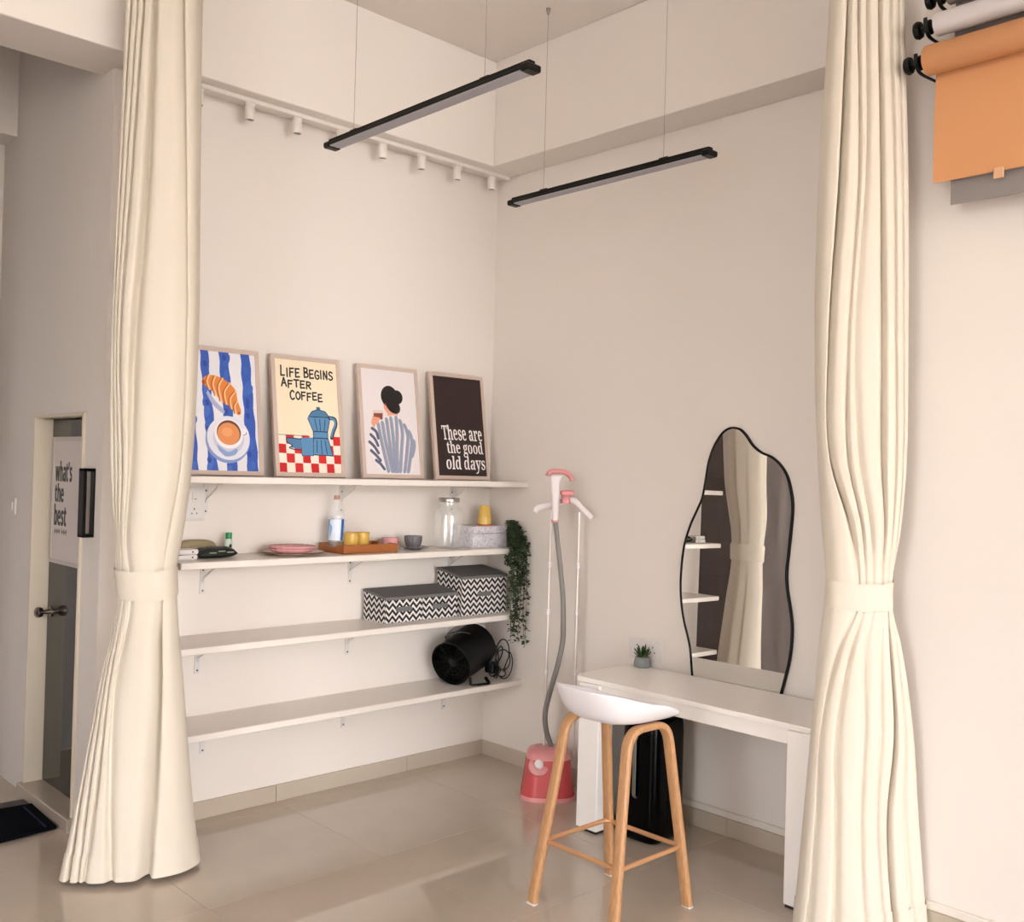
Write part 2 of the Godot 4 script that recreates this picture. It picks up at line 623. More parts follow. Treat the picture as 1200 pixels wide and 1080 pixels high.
	var navy := with_relief(mat("navy mat pile", col(0.035, 0.04, 0.07), 0.95, 0.0, 0.2), 0.2, 6.0, 0.3)
	st = mb()
	slab(st, PackedVector2Array([Vector2(-0.33, -0.25), Vector2(0.2, -0.18), Vector2(0.215, 0.2), Vector2(-0.30, 0.24)]), 0.006, 0.016, Transform3D(Basis(Vector3.RIGHT, -PI / 2), Vector3.ZERO))
	build(st, "pile", navy, t)
	st = mb()
	tube(st, [Vector3(0.16, 0.0165, 0.165), Vector3(0.17, 0.0165, -0.17)], 0.004, 0.001, 6)
	build(st, "border_line", mat("blue mat line", col(0.06, 0.14, 0.32), 0.9), t)
	st = mb()
	slab(st, PackedVector2Array([Vector2(-0.33, -0.20), Vector2(0.20, -0.16), Vector2(0.235, 0.31), Vector2(-0.30, 0.36)]), 0.0, 0.006, Transform3D(Basis(Vector3.RIGHT, -PI / 2), Vector3.ZERO))
	build(st, "backing", mat("grey mat backing", col(0.36, 0.345, 0.34), 0.9), t)
	# dark board and clear plastic sheets at the back of the hallway
	var brown := mat("dark brown board", col(0.31, 0.245, 0.215), 0.3)
	t = thing("display_board", Vector3(-3.628, 0.0, -0.5), "tall dark brown board at the back of the hallway, seen in the wavy mirror", "board")
	piece("board", t, brown, Vector3(-0.02, 0.0, -0.75), Vector3(0.02, 3.3, 0.62), 0.003)
	for y: float in [0.85, 1.7, 2.5]:
		piece("rail", t, brown, Vector3(0.02, y, -0.75), Vector3(0.035, y + 0.07, 0.62), 0.003)
	for k in 3:
		var wrap := mat("clear plastic wrap %d" % k, col(0.86, 0.83, 0.83), 0.28)
		wrap.transparency = BaseMaterial3D.TRANSPARENCY_ALPHA
		wrap.albedo_color.a = [0.07, 0.62, 0.72][k]
		wrap.roughness = [0.12, 0.3, 0.3][k]
		var o := build(crumpled([0.95, 1.2, 0.42][k], 3.25 if k == 0 else 3.3, 30 + k), "plastic_sheet", wrap)
		o.position = [Vector3(-3.55, 0.02, -0.78), Vector3(-2.93, 0.02, -1.42), Vector3(-3.55, 0.02, -0.08)][k]
		o.rotation.y = [PI / 2, 0.0, PI / 2][k]
		tag(o, ["clear plastic sheet hanging before the dark brown board in the hallway", "crumpled milky plastic sheet covering the end wall of the hallway", "milky plastic sheet at the near end of the dark brown board, seen in the mirror"][k], "plastic sheet")

func crumpled(w: float, h: float, seed_value: int) -> SurfaceTool:
	var n := FastNoiseLite.new()
	n.seed = seed_value
	n.frequency = 1.6
	n.noise_type = FastNoiseLite.TYPE_CELLULAR
	var st := mb()
	st.set_smooth_group(1)
	var nx := int(w * 40)
	var ny := int(h * 16)
	var at := func(i: int, j: int) -> Vector3:
		var x := w * (float(i) / nx - 0.5)
		var y := h * float(j) / ny
		return Vector3(x, y, 0.04 * n.get_noise_2d(x * 4.0, y * 0.5) + 0.012 * n.get_noise_2d(x * 7.0, y * 2.3))
	for i in nx:
		for j in ny:
			quad(st, at.call(i, j), at.call(i + 1, j), at.call(i + 1, j + 1), at.call(i, j + 1))
	return st

# a picture frame standing on local y = 0, centred on x, its face towards +z
func framed(t: Node3D, w: float, h: float, im: Image, rim: float, deep: float, m: Material) -> void:
	var st := mb()
	var o := [Vector2(-w / 2, 0), Vector2(w / 2, 0), Vector2(w / 2, h), Vector2(-w / 2, h)]
	var inn := [Vector2(-w / 2 + rim, rim), Vector2(w / 2 - rim, rim), Vector2(w / 2 - rim, h - rim), Vector2(-w / 2 + rim, h - rim)]
	var b := 0.002
	for i in 4:
		var k := (i + 1) % 4
		var f := func(p: Vector2, z: float) -> Vector3: return Vector3(p.x, p.y, z)
		var ob := [o[i].lerp(inn[i], b / rim), o[k].lerp(inn[k], b / rim)]
		quad(st, f.call(o[i], 0.0), f.call(o[k], 0.0), f.call(o[k], deep - b), f.call(o[i], deep - b))
		quad(st, f.call(o[i], deep - b), f.call(o[k], deep - b), f.call(ob[1], deep), f.call(ob[0], deep))
		quad(st, f.call(ob[0], deep), f.call(ob[1], deep), f.call(inn[k], deep), f.call(inn[i], deep))
		quad(st, f.call(inn[i], deep), f.call(inn[k], deep), f.call(inn[k], 0.0), f.call(inn[i], 0.0))
	quad(st, Vector3(w / 2, 0, 0), Vector3(-w / 2, 0, 0), Vector3(-w / 2, h, 0), Vector3(w / 2, h, 0))
	build(st, "frame", m, t)
	st = mb()
	var z := deep - 0.004
	quad_uv(st, [Vector3(inn[0].x, inn[0].y, z), Vector3(inn[1].x, inn[1].y, z), Vector3(inn[2].x, inn[2].y, z), Vector3(inn[3].x, inn[3].y, z)], [Vector2(0, 1), Vector2(1, 1), Vector2(1, 0), Vector2(0, 0)])
	build(st, "print", print_mat(im), t)

# ---------------------------------------------------------------- curtains
# rows: [height, left edge, the valleys between the folds ..., right edge], metres across, from top to bottom
const CURTAIN_BY_HALL := [
	[3.464, -0.121, -0.087, -0.057, -0.030, 0.010, 0.118, 0.158], [2.789, -0.130, -0.106, -0.083, -0.059, 0.001, 0.145, 0.175],
	[2.117, -0.135, -0.117, -0.102, -0.085, -0.032, 0.163, 0.189], [1.581, -0.122, -0.092, -0.075, -0.055, -0.028, 0.153, 0.179],
	[1.313, -0.096, -0.083, -0.070, -0.056, -0.033, 0.117, 0.154], [1.227, -0.094, -0.077, -0.064, -0.047, -0.017, 0.107, 0.140],
	[1.113, -0.080, -0.067, -0.057, -0.040, -0.007, 0.107, 0.144], [0.779, -0.136, -0.116, -0.100, -0.079, -0.056, 0.114, 0.174],
	[0.312, -0.201, -0.171, -0.138, -0.105, -0.055, 0.102, 0.212], [0.02, -0.242, -0.188, -0.148, -0.128, -0.032, 0.082, 0.241]]
const CURTAIN_BY_DESK := [
	[3.385, -0.154, -0.102, -0.070, -0.040, 0.005, 0.049, 0.083, 0.117], [2.767, -0.179, -0.118, -0.056, -0.032, 0.025, 0.076, 0.110, 0.147],
	[2.151, -0.179, -0.143, -0.080, -0.060, 0.045, 0.094, 0.128, 0.161], [1.722, -0.157, -0.126, -0.068, -0.031, 0.055, 0.107, 0.138, 0.165],
	[1.477, -0.135, -0.049, -0.013, 0.018, 0.073, 0.104, 0.128, 0.150], [1.290, -0.115, -0.017, 0.007, 0.035, 0.071, 0.096, 0.111, 0.124],
	[1.192, -0.119, -0.021, 0.003, 0.037, 0.080, 0.098, 0.114, 0.126], [1.048, -0.134, -0.079, -0.039, 0.007, 0.065, 0.105, 0.132, 0.163],
	[0.743, -0.157, -0.136, -0.087, 0.005, 0.066, 0.124, 0.164, 0.213], [0.438, -0.177, -0.149, -0.085, -0.003, 0.055, 0.098, 0.165, 0.242],
	[0.02, -0.207, -0.173, -0.085, 0.016, 0.089, 0.129, 0.205, 0.285]]

func curtains() -> void:
	var cloth := with_relief(mat("cream curtain cloth", col(0.864, 0.824, 0.764), 0.85, 0.0, 0.2), 0.25, 14.0, 0.06)
	cloth.backlight_enabled = true
	cloth.backlight = col(0.18, 0.165, 0.14)
	curtain(Vector3(-2.25, 0, 0.42), CURTAIN_BY_HALL, 1.227, 1.113, 0.30, [[3.5, 0.26, 0.45], [1.7, 0.20, 0.45], [1.2, 0.13, 0.7], [0.8, 0.16, 0.5], [0.02, 0.24, 0.45]], [[1, 1, 0.8, 0.9, 1.1, 1, 1], [1, 1, 0.9, 0.9, 0.6, 1.8, 1]], "cream floor-length curtain tied back beside the hallway and the glass door", cloth)
	curtain(Vector3(-0.47, 0, 2.55), CURTAIN_BY_DESK, 1.290, 1.192, 0.05, [[3.5, 0.05, 0.45], [1.24, 0.05, 0.5], [0.02, 0.08, 0.42]], [[1, 1.45, 0.9, 0.6, 1, 0.5, 0.4, 1], [1, 0.6, 0.55, 0.2, 0.2, 1.6, 0.3, 1]], "cream floor-length curtain tied back at the near end of the white desk", cloth)

func row_at(rows: Array, y: float) -> Array:
	var i := 0
	while i < rows.size() - 2 and y < rows[i + 1][0]:
		i += 1
	if y > rows[0][0]:
		y = rows[0][0]
	var a: Array = rows[maxi(i - 1, 0)]
	var b: Array = rows[i]
	var c: Array = rows[i + 1]
	var d: Array = rows[mini(i + 2, rows.size() - 1)]
	var h: float = c[0] - b[0]
	var t := clampf((y - b[0]) / h, 0.0, 1.0)
	var out := []
	for k in range(1, b.size()):
		var s: float = (c[k] - b[k]) / h
		var m0: float = s if i == 0 else ((b[k] - a[k]) / (b[0] - a[0]) + s) / 2
		var m1: float = s if i == rows.size() - 2 else ((d[k] - c[k]) / (d[0] - c[0]) + s) / 2
		var t2 := t * t
		var t3 := t2 * t
		out.append(b[k] * (2 * t3 - 3 * t2 + 1) + m0 * h * (t3 - 2 * t2 + t) + c[k] * (-2 * t3 + 3 * t2) + m1 * h * (t3 - t2))
	return out

# how deep each valley is, above and below the tie-back
func weight_at(weights: Array, y: float, low: float, high: float) -> Array:
	var f := smoothstep(low - 0.1, high + 0.1, y)
	var out := []
	for k in weights[0].size():
		out.append(lerpf(weights[1][k], weights[0][k], f))
	return out

# one closed turn of cloth at height y: traced folds in front, even folds behind
func turn_of_cloth(rows: Array, y: float, skew: float, pinch: float, behind: Array, weight: Array) -> Array:
	var x := row_at(rows, y)
	var n := x.size()
	var half: float = (x[n - 1] - x[0]) / 2
	var mid: float = (x[n - 1] + x[0]) / 2
	var lean := skew * clampf((half - 0.13) / 0.12, 0.0, 1.0)
	var b := row_at(behind, y)
	var back: float = b[0]
	var bulge: float = b[1]
	var pts := []
	var depth := func(s: float, front: bool) -> float:
		var q := clampf((s - mid) / half, -1.0, 1.0)
		return (bulge * half if front else -back) * sqrt(maxf(0.0, 1.0 - q * q)) - lean * (s - mid)
	for k in n - 1:
		var w: float = x[k + 1] - x[k]
		var amp: float = clampf(0.34 * w, 0.005, 0.018) * pinch * (0.35 + 0.65 * minf(weight[k], weight[k + 1]))
		if k == 0:
			pts.append(Vector2(x[0], depth.call(x[0], true)))
		else:
			var wl: float = x[k] - x[k - 1]
			var cut: float = clampf(0.48 * minf(w, wl), 0.007, 0.026) * pinch * weight[k]
			pts.append(Vector2(x[k], depth.call(x[k], true) - cut))
		for f: float in [0.2, 0.5, 0.8]:
			var s: float = x[k] + w * f
			pts.append(Vector2(s, depth.call(s, true) + amp * (1.0 if f == 0.5 else 0.72)))
	pts.append(Vector2(x[n - 1], depth.call(x[n - 1], true)))
	var m := 7
	for k in m:
		var a := PI * (k + 0.5) / m
		var wob := 0.18 * sin(k * 2.3)
		var s := mid + half * cos(a + wob * 0.2)
		var cut := 0.24 * half * (0.55 + 0.2 * sin(k * 1.7)) * pinch
		pts.append(Vector2(s, depth.call(s, false) - cut * 0.3))
		if k < m - 1:
			var a2 := PI * (k + 1.0) / m
			var s2 := mid + half * cos(a2)
			pts.append(Vector2(s2, depth.call(s2, false) + cut * 0.55))
	var out := []
	var c := pts.size()
	for i in c:
		for s in 4:
			out.append((pts[i] as Vector2).cubic_interpolate(pts[(i + 1) % c], pts[(i + c - 1) % c], pts[(i + 2) % c], s / 4.0))
	return out

func curtain(at: Vector3, rows: Array, band_top: float, band_low: float, skew: float, behind: Array, weights: Array, label: String, m: Material) -> void:
	var t := thing("curtain", at, label, "curtain", "", -YAW)
	# local x = across, local z = towards the viewer
	var ys := []
	var y := 0.02
	while y < CEIL - 0.012:
		ys.append(y)
		y += 0.035 if y < 1.7 else 0.07
	ys.append(CEIL - 0.012)
	for part: Array in [["drape", 0.12, CEIL], ["hem", 0.0, 0.12]]:
		var rings := []
		var lv := []
		for h: float in ys:
			if h > part[1] and h < part[2]:
				lv.append(h)
		if part[0] == "drape":
			lv.push_front(0.12)
		else:
			lv.append(0.123)
		for h: float in lv:
			var near_band := 1.0 - smoothstep(0.0, 0.22, maxf(0.0, maxf(h - band_top, band_low - h)))
			var ring := PackedVector3Array()
			for p: Vector2 in turn_of_cloth(rows, h, skew, 1.0 - 0.6 * near_band, behind, weight_at(weights, h, band_low, band_top)):
				var q := Vector3(p.x, h, p.y)
				if part[0] == "hem":
					var c := Vector2(p.x, p.y)
					q += Vector3(c.x, 0, c.y).normalized() * 0.0035
				ring.append(q)
			# counter-clockwise from above means x to -z; the turn runs left to right in front, so turn it round
			rings.append(ring)
		var st := mb()
		loft(st, rings, false, part[0] == "drape")
		build(st, part[0], m, t)
	# tie-back band
	var rings := []
	for k in 9:
		var f := k / 8.0
		var h := lerpf(band_low, band_top, f)
		var x := row_at(rows, h)
		var half: float = (x[x.size() - 1] - x[0]) / 2 + 0.002
		var mid: float = (x[x.size() - 1] + x[0]) / 2
		var back_at: float = row_at(behind, h)[0]
		var bulge_at: float = row_at(behind, h)[1]
		var ring := PackedVector3Array()
		for j in 64:
			var a := TAU * j / 64.0
			var px := signf(cos(a)) * pow(absf(cos(a)), 0.9) * half
			var pz := -signf(sin(a)) * pow(absf(sin(a)), 0.85) * ((half * bulge_at + 0.014) if sin(a) < 0.0 else (back_at + 0.01))
			var sag := -0.012 * maxf(0.0, -sin(a)) + 0.002 * sin(a * 9.0 + f * 2.0)
			var rr := 1.0 + 0.006 * sin(a * 7.0 + f * 3.0) - (0.012 if k == 0 or k == 8 else 0.0)
			ring.append(Vector3(mid + px * rr, h + sag, pz * rr))
		rings.append(ring)
	var st2 := mb()
	loft(st2, rings, false, false)
	build(st2, "tieback", m, t)

# ---------------------------------------------------------------- wall shelves
const SHELF := [1.590, 1.222, 0.856, 0.482]       # heights of the four board tops
const SHELF_DEEP := 0.323

func shelves() -> void:
	var board_m := mat("white shelf laminate", col(0.90, 0.87, 0.84), 0.32)
	var edge_m := mat("bare board end", col(0.70, 0.66, 0.61), 0.7)
	var iron := mat("white bracket enamel", col(0.87, 0.85, 0.83), 0.4)
	var which := ["topmost white wall shelf, the one that carries the four framed posters", "second white wall shelf from the top, with the tray, bottle and glass jar",
		"third white wall shelf from the top, with the zigzag storage boxes", "lowest white wall shelf, with the black drum fan on it"]
	var xs := [[-1.772, -1.028, -0.29], [-1.775, -0.963, -0.29], [-1.789, -0.965, -0.29], [-1.751, -0.977, -0.305]]
	for k in 4:
		var t := thing("wall_shelf", Vector3(0, SHELF[k], 0), which[k], "shelf", "white shelves on the back wall")
		piece("board", t, board_m, Vector3(-2.03, -0.03, 0.0), Vector3(-0.001, 0.0, SHELF_DEEP), 0.0025)
		piece("end_edge", t, edge_m, Vector3(-2.033, -0.029, 0.001), Vector3(-2.03, -0.001, SHELF_DEEP - 0.002), 0.0005)
		for x: float in xs[k]:
			var st := mb()
			box(st, Vector3(x, -0.105, 0.003), Vector3(0.026, 0.15, 0.006), 0.001)
			box(st, Vector3(x, -0.033, 0.10), Vector3(0.026, 0.006, 0.20), 0.001)
			tube(st, [Vector3(x, -0.125, 0.006), Vector3(x, -0.108, 0.014), Vector3(x, -0.05, 0.118), Vector3(x, -0.036, 0.128)], 0.005, 0.005, 8)
			var b := build(st, "bracket", iron, t)
			st = mb()
			for y: float in [-0.07, -0.165]:
				lathe(st, [Vector2(0, 0.006), Vector2(0.005, 0.006), Vector2(0.004, 0.0085), Vector2(0, 0.0095)], 10, Transform3D(Basis(Vector3.RIGHT, PI / 2), Vector3(x, y, 0)))
			var sc := build(st, "screw", mat("grey screw", col(0.45, 0.44, 0.43), 0.4, 0.8), b)
			sc.set_meta("kind", "stuff")

# ---------------------------------------------------------------- posters
func posters() -> void:
	var wood := with_relief(mat("pale limed frame wood", col(0.79, 0.71, 0.66), 0.55), 0.05, 5.0, 0.03)
	var prints := [coffee_print(), life_print(), woman_print(), days_print()]
	var labels := ["framed poster of a croissant and coffee cup on blue and white stripes", "framed cream poster lettered LIFE BEGINS AFTER COFFEE with a blue coffee pot",
		"framed poster of a woman seen from behind in a striped shawl, holding a drink", "framed dark brown poster lettered These are the good old days in white"]
	var xs := [-1.742, -1.287, -0.788, -0.312]
	for k in 4:
		var t := thing("framed_poster", Vector3(xs[k], SHELF[0] + 0.001, 0.112), labels[k], "poster", "framed posters leaning on the top shelf")
		t.rotation.x = -0.152
		framed(t, 0.392, 0.597, prints[k], 0.021, 0.022, wood)

func V(u: float, v: float) -> Vector2:
	return Vector2(u, v)

func coffee_print() -> Image:
	var im := sheet(360, 550, col(0.92, 0.91, 0.93))
	var blue := col(0.20, 0.36, 0.72)
	var rng := RandomNumberGenerator.new()
	rng.seed = 5
	for b: Array in [[-0.02, 0.10, -0.02, 0.13], [0.21, 0.325, 0.27, 0.40], [0.475, 0.61, 0.535, 0.675], [0.79, 0.925, 0.82, 0.985]]:
		var l := []
		var r := []
		for i in 25:
			var f := i / 24.0
			l.append(V(lerpf(b[0], b[2], f) + 0.008 * sin(i * 1.3 + b[1] * 40), f))
			r.push_front(V(lerpf(b[1], b[3], f) + 0.008 * sin(i * 1.1 + b[0] * 30), f))
		fill_poly(im, l + r, blue)
		for i in 9:      # watercolour blooms
			var c := V(lerpf(b[0], b[1], rng.randf_range(0.3, 0.7)) + 0.04 * rng.randf(), rng.randf())
			fill_poly(im, blob(c, 0.035, 0.05 * rng.randf_range(0.5, 1.4), rng.randf()), blue.lerp(col(0.30, 0.47, 0.80), rng.randf_range(0.2, 0.8)))
		for i in 4:
			fill_poly(im, blob(V((b[0] + b[1]) / 2 + 0.02 * rng.randf(), rng.randf()), 0.03, 0.025, rng.randf()), col(0.15, 0.28, 0.62))
	# soft blue cast beside the croissant, as painted on the poster
	fill_poly(im, curve([V(0.30, 0.33), V(0.40, 0.42), V(0.52, 0.49), V(0.50, 0.52), V(0.36, 0.45), V(0.28, 0.36)]), col(0.68, 0.70, 0.83))
	var body := [V(0.225, 0.255), V(0.28, 0.215), V(0.38, 0.203), V(0.50, 0.222), V(0.62, 0.265), V(0.70, 0.32), V(0.715, 0.385), V(0.74, 0.44), V(0.765, 0.495), V(0.735, 0.525), V(0.67, 0.505), V(0.60, 0.455), V(0.51, 0.43), V(0.44, 0.385), V(0.36, 0.335), V(0.27, 0.30), V(0.225, 0.275)]
	fill_poly(im, curve(body, 5), col(0.90, 0.53, 0.24))
	var bands := [[V(0.33, 0.205), V(0.30, 0.26), V(0.33, 0.325)], [V(0.42, 0.205), V(0.38, 0.28), V(0.42, 0.37)], [V(0.52, 0.225), V(0.46, 0.30), V(0.49, 0.415)], [V(0.62, 0.26), V(0.54, 0.34), V(0.56, 0.44)], [V(0.70, 0.325), V(0.62, 0.39), V(0.63, 0.475)], [V(0.72, 0.41), V(0.68, 0.45), V(0.69, 0.51)]]
	for b: Array in bands:
		stroke(im, curve(b, 5), 0.022, col(0.97, 0.78, 0.55))
		var dark := []
		for p: Vector2 in b:
			dark.append(p + V(-0.024, 0.004))
		stroke(im, curve(dark, 5), 0.013, col(0.66, 0.30, 0.12))
	fill_poly(im, blob(V(0.245, 0.27), 0.02, 0.025), col(0.62, 0.28, 0.12))
	fill_poly(im, blob(V(0.735, 0.51), 0.02, 0.012), col(0.72, 0.36, 0.16))
	# cup and saucer from above
	fill_poly(im, blob(V(0.555, 0.745), 0.315, 0.192), col(0.52, 0.60, 0.80))
	fill_poly(im, blob(V(0.57, 0.725), 0.305, 0.185), col(0.90, 0.90, 0.94))
	fill_poly(im, blob(V(0.57, 0.727), 0.22, 0.135), col(0.80, 0.81, 0.89))
	fill_poly(im, curve([V(0.40, 0.78), V(0.55, 0.84), V(0.68, 0.81), V(0.66, 0.86), V(0.52, 0.88), V(0.42, 0.83)]), col(0.56, 0.65, 0.83))
	fill_poly(im, curve([V(0.72, 0.66), V(0.80, 0.64), V(0.86, 0.665), V(0.84, 0.70), V(0.75, 0.705)]), col(0.95, 0.94, 0.96))
	stroke(im, curve([V(0.75, 0.70), V(0.82, 0.69), V(0.83, 0.67)]), 0.012, col(0.55, 0.58, 0.72))
	fill_poly(im, blob(V(0.575, 0.69), 0.205, 0.125), col(0.95, 0.94, 0.95))
	fill_poly(im, blob(V(0.575, 0.68), 0.172, 0.104), col(0.42, 0.26, 0.22))
	fill_poly(im, blob(V(0.57, 0.69), 0.158, 0.094), col(0.90, 0.58, 0.36))
	fill_poly(im, blob(V(0.55, 0.675), 0.08, 0.04), col(0.93, 0.64, 0.42))
	return im

# hand-drawn capitals, each in a unit box (v down)
func capital(ch: String) -> Array:
	match ch:
		"L": return [[V(0.1, 0.0), V(0.05, 1.0), V(0.75, 0.96)]]
		"I": return [[V(0.3, 0.02), V(0.3, 1.0)]]
		"F": return [[V(0.12, 0.0), V(0.1, 1.0)], [V(0.12, 0.03), V(0.85, 0.0)], [V(0.12, 0.48), V(0.72, 0.45)]]
		"E": return [[V(0.12, 0.0), V(0.1, 1.0)], [V(0.12, 0.03), V(0.85, 0.0)], [V(0.12, 0.5), V(0.72, 0.47)], [V(0.1, 1.0), V(0.88, 0.95)]]
		"B": return [[V(0.12, 0.0), V(0.1, 1.0)], curve([V(0.12, 0.02), V(0.7, 0.08), V(0.72, 0.36), V(0.14, 0.48)]), curve([V(0.14, 0.48), V(0.82, 0.58), V(0.82, 0.9), V(0.1, 1.0)])]
		"G": return [curve([V(0.85, 0.15), V(0.5, 0.0), V(0.12, 0.3), V(0.12, 0.75), V(0.5, 1.0), V(0.86, 0.85), V(0.86, 0.56)]), [V(0.5, 0.56), V(0.86, 0.56)]]
		"N": return [[V(0.1, 1.0), V(0.12, 0.0), V(0.8, 1.0), V(0.82, 0.0)]]
		"S": return [curve([V(0.85, 0.12), V(0.45, 0.0), V(0.15, 0.2), V(0.3, 0.42), V(0.75, 0.58), V(0.82, 0.85), V(0.4, 1.0), V(0.08, 0.86)])]
		"A": return [[V(0.02, 1.0), V(0.45, 0.0), V(0.9, 1.0)], [V(0.2, 0.66), V(0.74, 0.64)]]
		"T": return [[V(0.02, 0.03), V(0.95, 0.0)], [V(0.48, 0.02), V(0.48, 1.0)]]
		"R": return [[V(0.12, 0.0), V(0.1, 1.0)], curve([V(0.12, 0.02), V(0.78, 0.1), V(0.75, 0.42), V(0.14, 0.54)]), [V(0.4, 0.54), V(0.85, 1.0)]]
		"C": return [curve([V(0.85, 0.15), V(0.5, 0.0), V(0.12, 0.3), V(0.12, 0.72), V(0.5, 1.0), V(0.88, 0.84)])]
		"O": return [curve([V(0.5, 0.0), V(0.12, 0.3), V(0.14, 0.75), V(0.5, 1.0), V(0.88, 0.72), V(0.86, 0.28), V(0.5, 0.0)])]
	return []

func hand_letters(im: Image, text: String, u0: float, v0: float, u1: float, v1: float, c: Color) -> void:
	var total := 0.0
	for ch in text:
		total += 0.55 if ch == " " or ch == "I" else 1.0
	var u := u0
	var k := (u1 - u0) / total
	for ch in text:
		var w := k * (0.55 if ch == " " or ch == "I" else 1.0)
		var hop := 0.006 * sin(u * 40.0)
		var big := 0.012 if u == u0 or ch == "B" else 0.0
		for line: Array in capital(ch):
			var q := []
			for p: Vector2 in line:
				q.append(V(u + p.x * w * 0.86, lerpf(v0 - big, v1, p.y) + hop))
			stroke(im, q, 0.022, c)
		u += w

func life_print() -> Image:
	var cream := col(0.95, 0.89, 0.78)
	var im := sheet(360, 550, cream)
	var ink := col(0.07, 0.06, 0.07)
	hand_letters(im, "LIFE BEGINS", 0.09, 0.075, 0.955, 0.150, ink)
	hand_letters(im, "AFTER", 0.095, 0.182, 0.585, 0.245, ink)
	hand_letters(im, "COFFEE", 0.22, 0.285, 0.76, 0.352, ink)
	# red and white checked cloth
	var red := col(0.79, 0.10, 0.12)
	fill_poly(im, [V(0, 0.672), V(1, 0.672), V(1, 1), V(0, 1)], col(0.95, 0.90, 0.84))
	for r in 5:
		for k in 8:
			if (r + k) % 2 == 0:
				continue
			var a := -0.005 + 0.127 * k
			var b := 0.672 + 0.0825 * r - 0.002
			fill_poly(im, [V(a, b), V(a + 0.124, b + 0.002), V(a + 0.126, b + 0.082), V(a + 0.002, b + 0.08)], red.lerp(col(0.87, 0.2, 0.2), 0.2 * ((r * 3 + k) % 3)))
	stroke(im, [V(0.0, 0.672), V(0.45, 0.675)], 0.006, ink)
	# coffee pot with its mug and jug
	var blue := col(0.35, 0.55, 0.72)
	var pot := [V(0.50, 0.50), V(0.485, 0.515), V(0.565, 0.63), V(0.565, 0.69), V(0.53, 0.84), V(0.875, 0.845), V(0.80, 0.69), V(0.80, 0.63), V(0.855, 0.50)]
	fill_poly(im, pot, blue)
	fill_poly(im, [V(0.515, 0.497), V(0.56, 0.452), V(0.66, 0.43), V(0.78, 0.447), V(0.845, 0.497)], blue.lerp(col(0.2, 0.36, 0.52), 0.35))
	fill_poly(im, blob(V(0.665, 0.42), 0.035, 0.014), col(0.25, 0.40, 0.55))
	for line: Array in [[V(0.50, 0.50), V(0.56, 0.452), V(0.66, 0.43), V(0.78, 0.447), V(0.845, 0.497), V(0.50, 0.50)], [V(0.485, 0.515), V(0.565, 0.63), V(0.80, 0.63), V(0.855, 0.50)], [V(0.60, 0.52), V(0.63, 0.62)], [V(0.68, 0.52), V(0.685, 0.62)], [V(0.77, 0.52), V(0.745, 0.62)],
		[V(0.565, 0.63), V(0.565, 0.69), V(0.80, 0.69), V(0.80, 0.63)], [V(0.565, 0.69), V(0.53, 0.84), V(0.875, 0.845), V(0.80, 0.69)], [V(0.62, 0.71), V(0.61, 0.82)], [V(0.685, 0.71), V(0.69, 0.83)], [V(0.75, 0.71), V(0.775, 0.83)]]:
		stroke(im, line, 0.012, col(0.12, 0.18, 0.28))
	stroke(im, curve([V(0.85, 0.50), V(0.93, 0.51), V(0.945, 0.56), V(0.90, 0.62), V(0.865, 0.68)]), 0.055, col(0.12, 0.18, 0.28))
	stroke(im, curve([V(0.86, 0.50), V(0.925, 0.515), V(0.935, 0.56), V(0.89, 0.62), V(0.862, 0.67)]), 0.03, blue)
	fill_poly(im, [V(0.35, 0.695), V(0.56, 0.685), V(0.555, 0.85), V(0.36, 0.855)], blue)
	stroke(im, [V(0.355, 0.70), V(0.365, 0.85), V(0.55, 0.85), V(0.56, 0.69)], 0.010, col(0.15, 0.25, 0.36))
	fill_poly(im, curve([V(0.36, 0.705), V(0.15, 0.70), V(0.15, 0.73), V(0.20, 0.76), V(0.20, 0.785), V(0.36, 0.79)]), blue.lerp(col(0.2, 0.36, 0.5), 0.3))
	stroke(im, curve([V(0.36, 0.705), V(0.15, 0.70), V(0.14, 0.735), V(0.22, 0.765), V(0.17, 0.785), V(0.26, 0.80), V(0.36, 0.80)]), 0.014, col(0.12, 0.18, 0.28))
	return im

